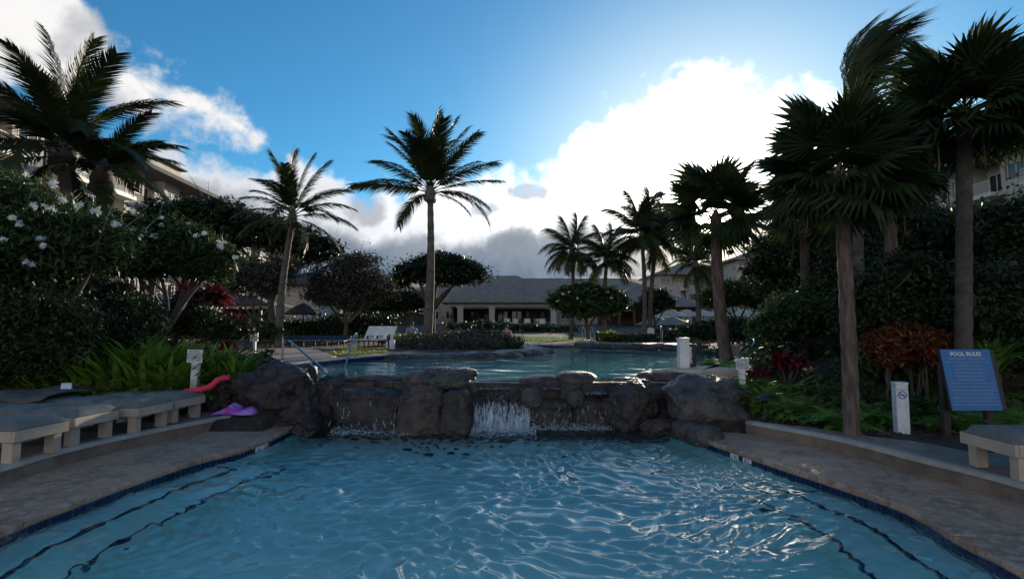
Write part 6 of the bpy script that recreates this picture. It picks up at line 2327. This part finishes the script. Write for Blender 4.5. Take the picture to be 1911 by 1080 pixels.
# ------------------------------------------------------------------ handrails
def rail(name, pts, rr, label, loc):
    r = thing(name, label, 'handrail', loc)
    c_ = catmull([Vector(p) - Vector(loc) for p in pts], 6)
    MB().tube(c_, rr, 10).build('tube', M['steel'], r, smooth_=True)
    MB().lathe([(rr * 2.4, 0), (rr * 2.4, .012), (rr * 1.2, .03)], 12).build('flange', M['steel'], r, loc=Vector(pts[0]) - Vector(loc))
    return r


A = at_z(527, 678, Z_UP + .03)
B = at_y(527, 636, A.y)
E = at_y(612, 686, A.y - 1.2)
rail('handrail', [(A.x, A.y, Z_UP + .03), (A.x, A.y, B.z - .15), (A.x + .03, A.y, B.z - .03), (A.x + .14, A.y - .04, B.z), (A.x + .3, A.y - .15, B.z - .08), (E.x, E.y, E.z - .1)], .021, 'stainless handrail sloping into the upper pool at the left', (A.x, A.y, Z_UP + .03))
A = at_z(664, 668, Z_UP + .03)
zt_ = at_y(667, 622, A.y).z
rail('handrail', [(A.x, A.y, Z_UP + .03), (A.x, A.y, zt_ - .15), (A.x + .03, A.y - .05, zt_ - .02), (A.x + .02, A.y - .3, zt_ - .1), (A.x - .02, A.y - .9, Z_UPW - .1)], .021, 'stainless handrail seen end on before the far lounge chairs', (A.x, A.y, Z_UP + .03))
for k, (xa, xb) in enumerate(((1374, 1408), (1398, 1430))):
    A = at_y(xb - 0, 664, 14.9)
    B = at_y(xa, 664, 13.9)
    zt_ = at_y((xa + xb) / 2 + 8, 634, 14.6).z
    rail('ladder_rail', [(A.x, 14.9, .93), (A.x, 14.9, zt_ - .25), (A.x - .05, 14.8, zt_ - .06), (A.x - .15, 14.6, zt_), (A.x - .3, 14.3, zt_ - .12), (B.x, 13.9, .9)], .022, ('left' if k == 0 else 'right') + ' one of the two arched ladder rails beside the fan palm trunk', (A.x, 14.9, .93))
for k, px in enumerate((1090, 1106)):
    A = at_y(px, 644, 30.6)
    rail('ladder_rail', [(A.x, 31.2, 1.0), (A.x, 31.2, 1.6), (A.x, 31.0, 1.75), (A.x, 30.5, 1.7), (A.x + .05, 30.1, 1.1), (A.x + .05, 30.0, .6)], .03, ('left' if k == 0 else 'right') + ' rail of the steps on the far bank by the lawn path', (A.x, 31.2, 1.0))
A = at_y(1256, 650, 29)
rail('handrail', [(A.x, 31, .95), (A.x, 31, 1.7), (A.x - .1, 30.9, 1.8), (A.x - .3, 30.3, 1.6), (A.x - .5, 29.4, .8)], .025, 'thin handrail on the far right bank behind the white post', (A.x, 31, .95))
# white stair edge slabs behind the ti plant
q = at_y(1455, 661, 15.6)
o = MB().box(-.9, .9, -.15, .15, 0, .10).box(-.6, .9, .25, .5, .08, .18).build('stone_kerb', M['path'], None, bevel=.02, loc=(q.x, 15.6, .93), rot=(0, 0, .25))
tag(o, 'pale stepped kerb behind the deep red ti plant', 'kerb')
q = at_y(1375, 655, 15.0)
o = MB().box(-.2, .2, -.2, .2, 0, .30).box(-.23, .23, -.23, .23, .30, .34).build('pedestal', M['path'], None, bevel=.015, loc=(q.x - .15, 15.0, .9))
tag(o, 'low pale stone pedestal beside the fan palm trunk', 'pedestal')

# ------------------------------------------------------------------ lounge chairs beyond the upper pool
def steamer(x, y, z, rz, label):
    r = thing('lounge_chair', label, 'lounge chair', (x, y, z), rz, 'white lounge chairs on the far left lawn')
    MB().box(-.3, .3, -.7, .55, .34, .40).build('seat', M['white_cloth'], r, bevel=.015)
    MB().box(-.3, .3, 0, .06, 0, .85, Matrix.Translation((0, .56, .38)) @ Matrix.Rotation(rad(-32), 4, 'X')).build('backrest', M['white_cloth'], r, bevel=.015)
    for s in (-1, 1):
        MB().box(s * .31 - .02, s * .31 + .02, -.7, .8, .28, .335).build('side_rail', M['darkwood'], r)
        MB().box(s * .33 - .025, s * .33 + .025, .1, .55, .55, .58).box(s * .33 - .02, s * .33 + .02, .1, .14, .335, .55).build('armrest', M['darkwood'], r)
        for yy in (-.6, .65):
            MB().box(s * .31 - .02, s * .31 + .02, yy - .02, yy + .02, 0, .278).build('leg', M['darkwood'], r)
    return r


for k, (px, lab) in enumerate(((674, 'leftmost of the three white lounge chairs'), (692, 'middle one of the three white lounge chairs'), (710, 'rightmost of the three white lounge chairs, beside the dark post'))):
    q = at_y(px, 648, 22.6)
    steamer(q.x, 22.6, .93, -.35, lab + ' beyond the upper pool').scale = (.78, .85, .78)
for k in range(7):
    q = at_y(505 + k * 22, 648, 22.4 + .1 * k)
    r = thing('dark_lounger', 'low dark lounge chair in the row on the upper left deck', 'lounge chair', (q.x, q.y, .94), .1, 'dark lounge chairs in a row')
    MB().box(-.26, .26, -.8, .5, .22, .25).build('seat', M['darkmetal'], r)
    MB().box(-.26, .26, 0, .03, 0, .4, Matrix.Translation((0, .5, .24)) @ Matrix.Rotation(rad(-60), 4, 'X')).build('backrest', M['darkmetal'], r)
    for sx in (-.26, .26):
        for sy in (-.7, .4):
            MB().box(sx - .02, sx + .02, sy - .02, sy + .02, 0, .218).build('leg', M['darkmetal'], r)

# ------------------------------------------------------------------ towels and floats by the pool
M['pink'] = mat('red_float', (0.80, 0.035, 0.09), (0.70, 0.03, 0.075), 9, .55)
A_, B_, C_ = at_y(345, 727, 8.55), at_y(385, 722, 8.55), at_y(428, 704, 8.7)
pts = catmull([A_, at_y(362, 728, 8.5), at_y(390, 722, 8.55), at_y(408, 708, 8.6), C_], 5)
n_ = len(pts)
o = MB().tube(pts, [.020 + .026 * min(1, 3 * i / (n_ - 1)) + .006 * math.sin(i * 1.9) for i in range(n_)], 12).build('swim_float', M['pink'], None, smooth_=True)
tag(o, 'bright red pink float draped over the dark boulder by the white sign post', 'float')
m, t, b, G = mat_base('purple_towel')
co = G.n('ShaderNodeTexCoord').outputs['Generated']
f = G.sm(G.noise(co, 2.2, 3, .5), .42, .58)
t.links.new(G.mix(f, (.50, .08, .60, 1), (.42, .30, .72, 1)), b.inputs['Base Color'])
b.inputs['Roughness'].default_value = .9
M['ptowel'] = m
qa, qb = at_z(402, 770, .33), at_z(486, 768, .33)


def towel(u, v):
    x = qa.x + (qb.x - qa.x) * u
    y = qa.y - .12 + v * .42 + .05 * math.sin(u * 6)
    edge = (1 - abs(2 * u - 1) ** 4) * (1 - abs(2 * v - 1) ** 4)
    z = Z_DECK + .015 + edge * (.05 + .06 * math.exp(-((u - .35) / .18) ** 2) + .05 * math.exp(-((u - .9) / .1) ** 2) + .03 * abs(noise.noise(Vector((u * 6, v * 5, 1.5)))) * 2)
    return (x, y, z)


cloth('beach_towel', towel, 34, 14, M['ptowel'], 'crumpled purple and lilac towel at the end of the left deck by the boulder', 'towel', .012)

# black and white ball in the shrubs
q = at_y(394, 616, 14.0)
bl_ = thing('ball', 'small black and white ball among the red plants at the left', 'ball', (q.x, 14.0, q.z))
bm = bmesh.new()
bmesh.ops.create_uvsphere(bm, u_segments=16, v_segments=10, radius=.075)
me = bpy.data.meshes.new('ball')
bm.to_mesh(me)
bm.free()
me.materials.append(M['white'])
me.materials.append(M['darkmetal'])
for p in me.polygons:
    p.material_index = 1 if p.center.z < -.012 and p.center.z > -.05 or p.center.z > .045 else 0
link('shell', me, bl_)
MB().tube([(0, 0, -(q.z - gz(q.x, 14.0))), (0, 0, -.07)], .012, 6).build('stake', M['darkmetal'], bl_)

# ------------------------------------------------------------------ people
def figure(label, loc, rz, J, R, clothes, s=1.0, hair='hair'):
    """J: joint name -> position (metres), R: radius; one skinned body, clothes as children"""
    root = thing('person', label, 'person', loc, rz)
    order = ['pelvis', 'waist', 'chest', 'neck', 'head', 'headtop', 'shL', 'elL', 'haL', 'fiL', 'shR', 'elR', 'haR', 'fiR', 'hiL', 'knL', 'anL', 'toL', 'hiR', 'knR', 'anR', 'toR']
    edges = [('pelvis', 'waist'), ('waist', 'chest'), ('chest', 'neck'), ('neck', 'head'), ('head', 'headtop'), ('chest', 'shL'), ('shL', 'elL'), ('elL', 'haL'), ('haL', 'fiL'), ('chest', 'shR'), ('shR', 'elR'), ('elR', 'haR'), ('haR', 'fiR'),
             ('pelvis', 'hiL'), ('hiL', 'knL'), ('knL', 'anL'), ('anL', 'toL'), ('pelvis', 'hiR'), ('hiR', 'knR'), ('knR', 'anR'), ('anR', 'toR')]
    me = bpy.data.meshes.new('body')
    me.from_pydata([Vector(J[k]) * s for k in order], [(order.index(a), order.index(b)) for a, b in edges], [])
    o = link('body', me, root)
    me.materials.append(M['skin'])
    sk = o.modifiers.new('skin', 'SKIN')
    for i, k in enumerate(order):
        v = me.skin_vertices[0].data[i]
        v.radius = (R[k] * s,) * 2
        v.use_root = (k == 'pelvis')
    ss = o.modifiers.new('sub', 'SUBSURF')
    ss.levels = ss.render_levels = 2
    # hair cap and clothes
    h = Vector(J['head']) * s
    hp = MB().lathe([(.099 * s, -.01), (.104 * s, .05 * s), (.085 * s, .115 * s), (.03 * s, .145 * s)], 12)
    hp.build('hair', M[hair], root, smooth_=True, loc=h + Vector((0, .018 * s, .0)))
    for nm, ks, rr, m_ in clothes:
        for chain in ks:
            pts = [Vector(J[k] if isinstance(k, str) else k) * s for k in chain]
            rs = [x * s for x in rr[:len(pts)]]
            MB().tube(catmull(pts, 3), [rs[min(len(rs) - 1, i // 3)] * (1 - (i % 3) / 3) + rs[min(len(rs) - 1, i // 3 + 1)] * ((i % 3) / 3) for i in range((len(pts) - 1) * 3 + 1)], 12).build(nm, M[m_], root, smooth_=True)
    return root


RJ = dict(pelvis=.14, waist=.125, chest=.145, neck=.055, head=.092, headtop=.075, shL=.06, elL=.042, haL=.032, fiL=.02, shR=.06, elR=.042, haR=.032, fiR=.02, hiL=.095, knL=.06, anL=.04, toL=.03, hiR=.095, knR=.06, anR=.04, toR=.03)
STAND = dict(pelvis=(0, 0, .93), waist=(0, 0, 1.1), chest=(0, 0, 1.32), neck=(0, 0, 1.5), head=(0, -.01, 1.60), headtop=(0, 0, 1.70), shL=(-.19, 0, 1.42), elL=(-.26, .02, 1.14), haL=(-.25, -.05, .9), fiL=(-.25, -.07, .8),
             shR=(.19, 0, 1.42), elR=(.26, .02, 1.14), haR=(.25, -.05, .9), fiR=(.25, -.07, .8), hiL=(-.1, 0, .86), knL=(-.11, -.02, .48), anL=(-.11, .03, .09), toL=(-.12, -.13, .04), hiR=(.1, 0, .86), knR=(.11, -.02, .48), anR=(.11, .03, .09), toR=(.12, -.13, .04))
WALK = dict(STAND, knL=(-.1, -.16, .5), anL=(-.1, -.22, .1), toL=(-.1, -.37, .06), knR=(.1, .06, .48), anR=(.1, .3, .14), toR=(.1, .2, .05), elL=(-.25, .12, 1.16), haL=(-.24, .06, .93), fiL=(-.24, .03, .85), elR=(.24, -.1, 1.16), haR=(.22, -.28, 1.02), fiR=(.21, -.36, 1.0))
SIT = dict(pelvis=(0, 0, .5), waist=(0, .02, .67), chest=(0, -.02, .88), neck=(0, -.04, 1.06), head=(0, -.07, 1.16), headtop=(0, -.06, 1.26), shL=(-.19, -.02, .98), elL=(-.24, -.12, .74), haL=(-.16, -.32, .62), fiL=(-.13, -.4, .6),
           shR=(.19, -.02, .98), elR=(.24, -.12, .74), haR=(.16, -.32, .62), fiR=(.13, -.4, .6), hiL=(-.1, -.02, .48), knL=(-.12, -.42, .5), anL=(-.12, -.4, .09), toL=(-.12, -.55, .04), hiR=(.1, -.02, .48), knR=(.12, -.42, .5), anR=(.12, -.4, .09), toR=(.12, -.55, .04))
SHIRT = lambda m_: [('shirt', [('pelvis', 'waist', 'chest', 'neck')], (.165, .155, .175, .075), m_), ('sleeve', [('shL', 'elL'), ('shR', 'elR')], (.078, .06), m_)]
q = at_y(945, 606, 27.0)
figure('bare chested man in trunks standing in the upper pool behind the hedge', (q.x, 27.0, q.z - 1.72), .2, STAND, RJ, [('trunks', [('waist', 'pelvis', (0, 0, .8))], (.14, .165, .17), 'navy_cloth')])
q = at_y(321, 592, 20)
figure('person in a dark red dress walking past the left plants', (q.x, 20, .93), 1.2, WALK, RJ, [('dress', [('neck', 'chest', 'waist', 'pelvis', (0, 0, .6))], (.07, .175, .15, .19, .24), 'red_cloth')], s=(q.z - .93) / 1.72)
q = at_y(768, 606, 27)
zz = q.z - 1.25
figure('seated person in a lilac shirt beside the tallest palm', (q.x, 27, max(.7, zz)), .3, SIT, RJ, SHIRT('purple_cloth') + [('shorts', [('pelvis', (-.11, -.25, .5)), ('pelvis', (.11, -.25, .5))], (.15, .1), 'navy_cloth')])
st = thing('stool', 'low stool under the person in lilac', 'stool', (q.x, 27.02, max(.7, zz)))
MB().box(-.2, .2, -.2, .2, .33, .37).build('seat', M['darkwood'], st)
for sx in (-.17, .17):
    for sy in (-.17, .17):
        MB().box(sx - .02, sx + .02, sy - .02, sy + .02, 0, .328).build('leg', M['darkwood'], st)
q = at_y(1140, 609, 33)
figure('seated person in a white shirt on the far bank behind the yellow shrub', (q.x, 33, q.z - 1.27), -.4, SIT, RJ, SHIRT('white_cloth') + [('shorts', [('pelvis', (-.11, -.25, .5)), ('pelvis', (.11, -.25, .5))], (.15, .1), 'red_cloth')])
st = thing('stool', 'low stool under the person in white', 'stool', (q.x, 33.02, q.z - 1.27))
MB().box(-.2, .2, -.2, .2, .33, .37).build('seat', M['darkwood'], st)
for sx in (-.17, .17):
    for sy in (-.17, .17):
        MB().box(sx - .02, sx + .02, sy - .02, sy + .02, 0, .328).build('leg', M['darkwood'], st)
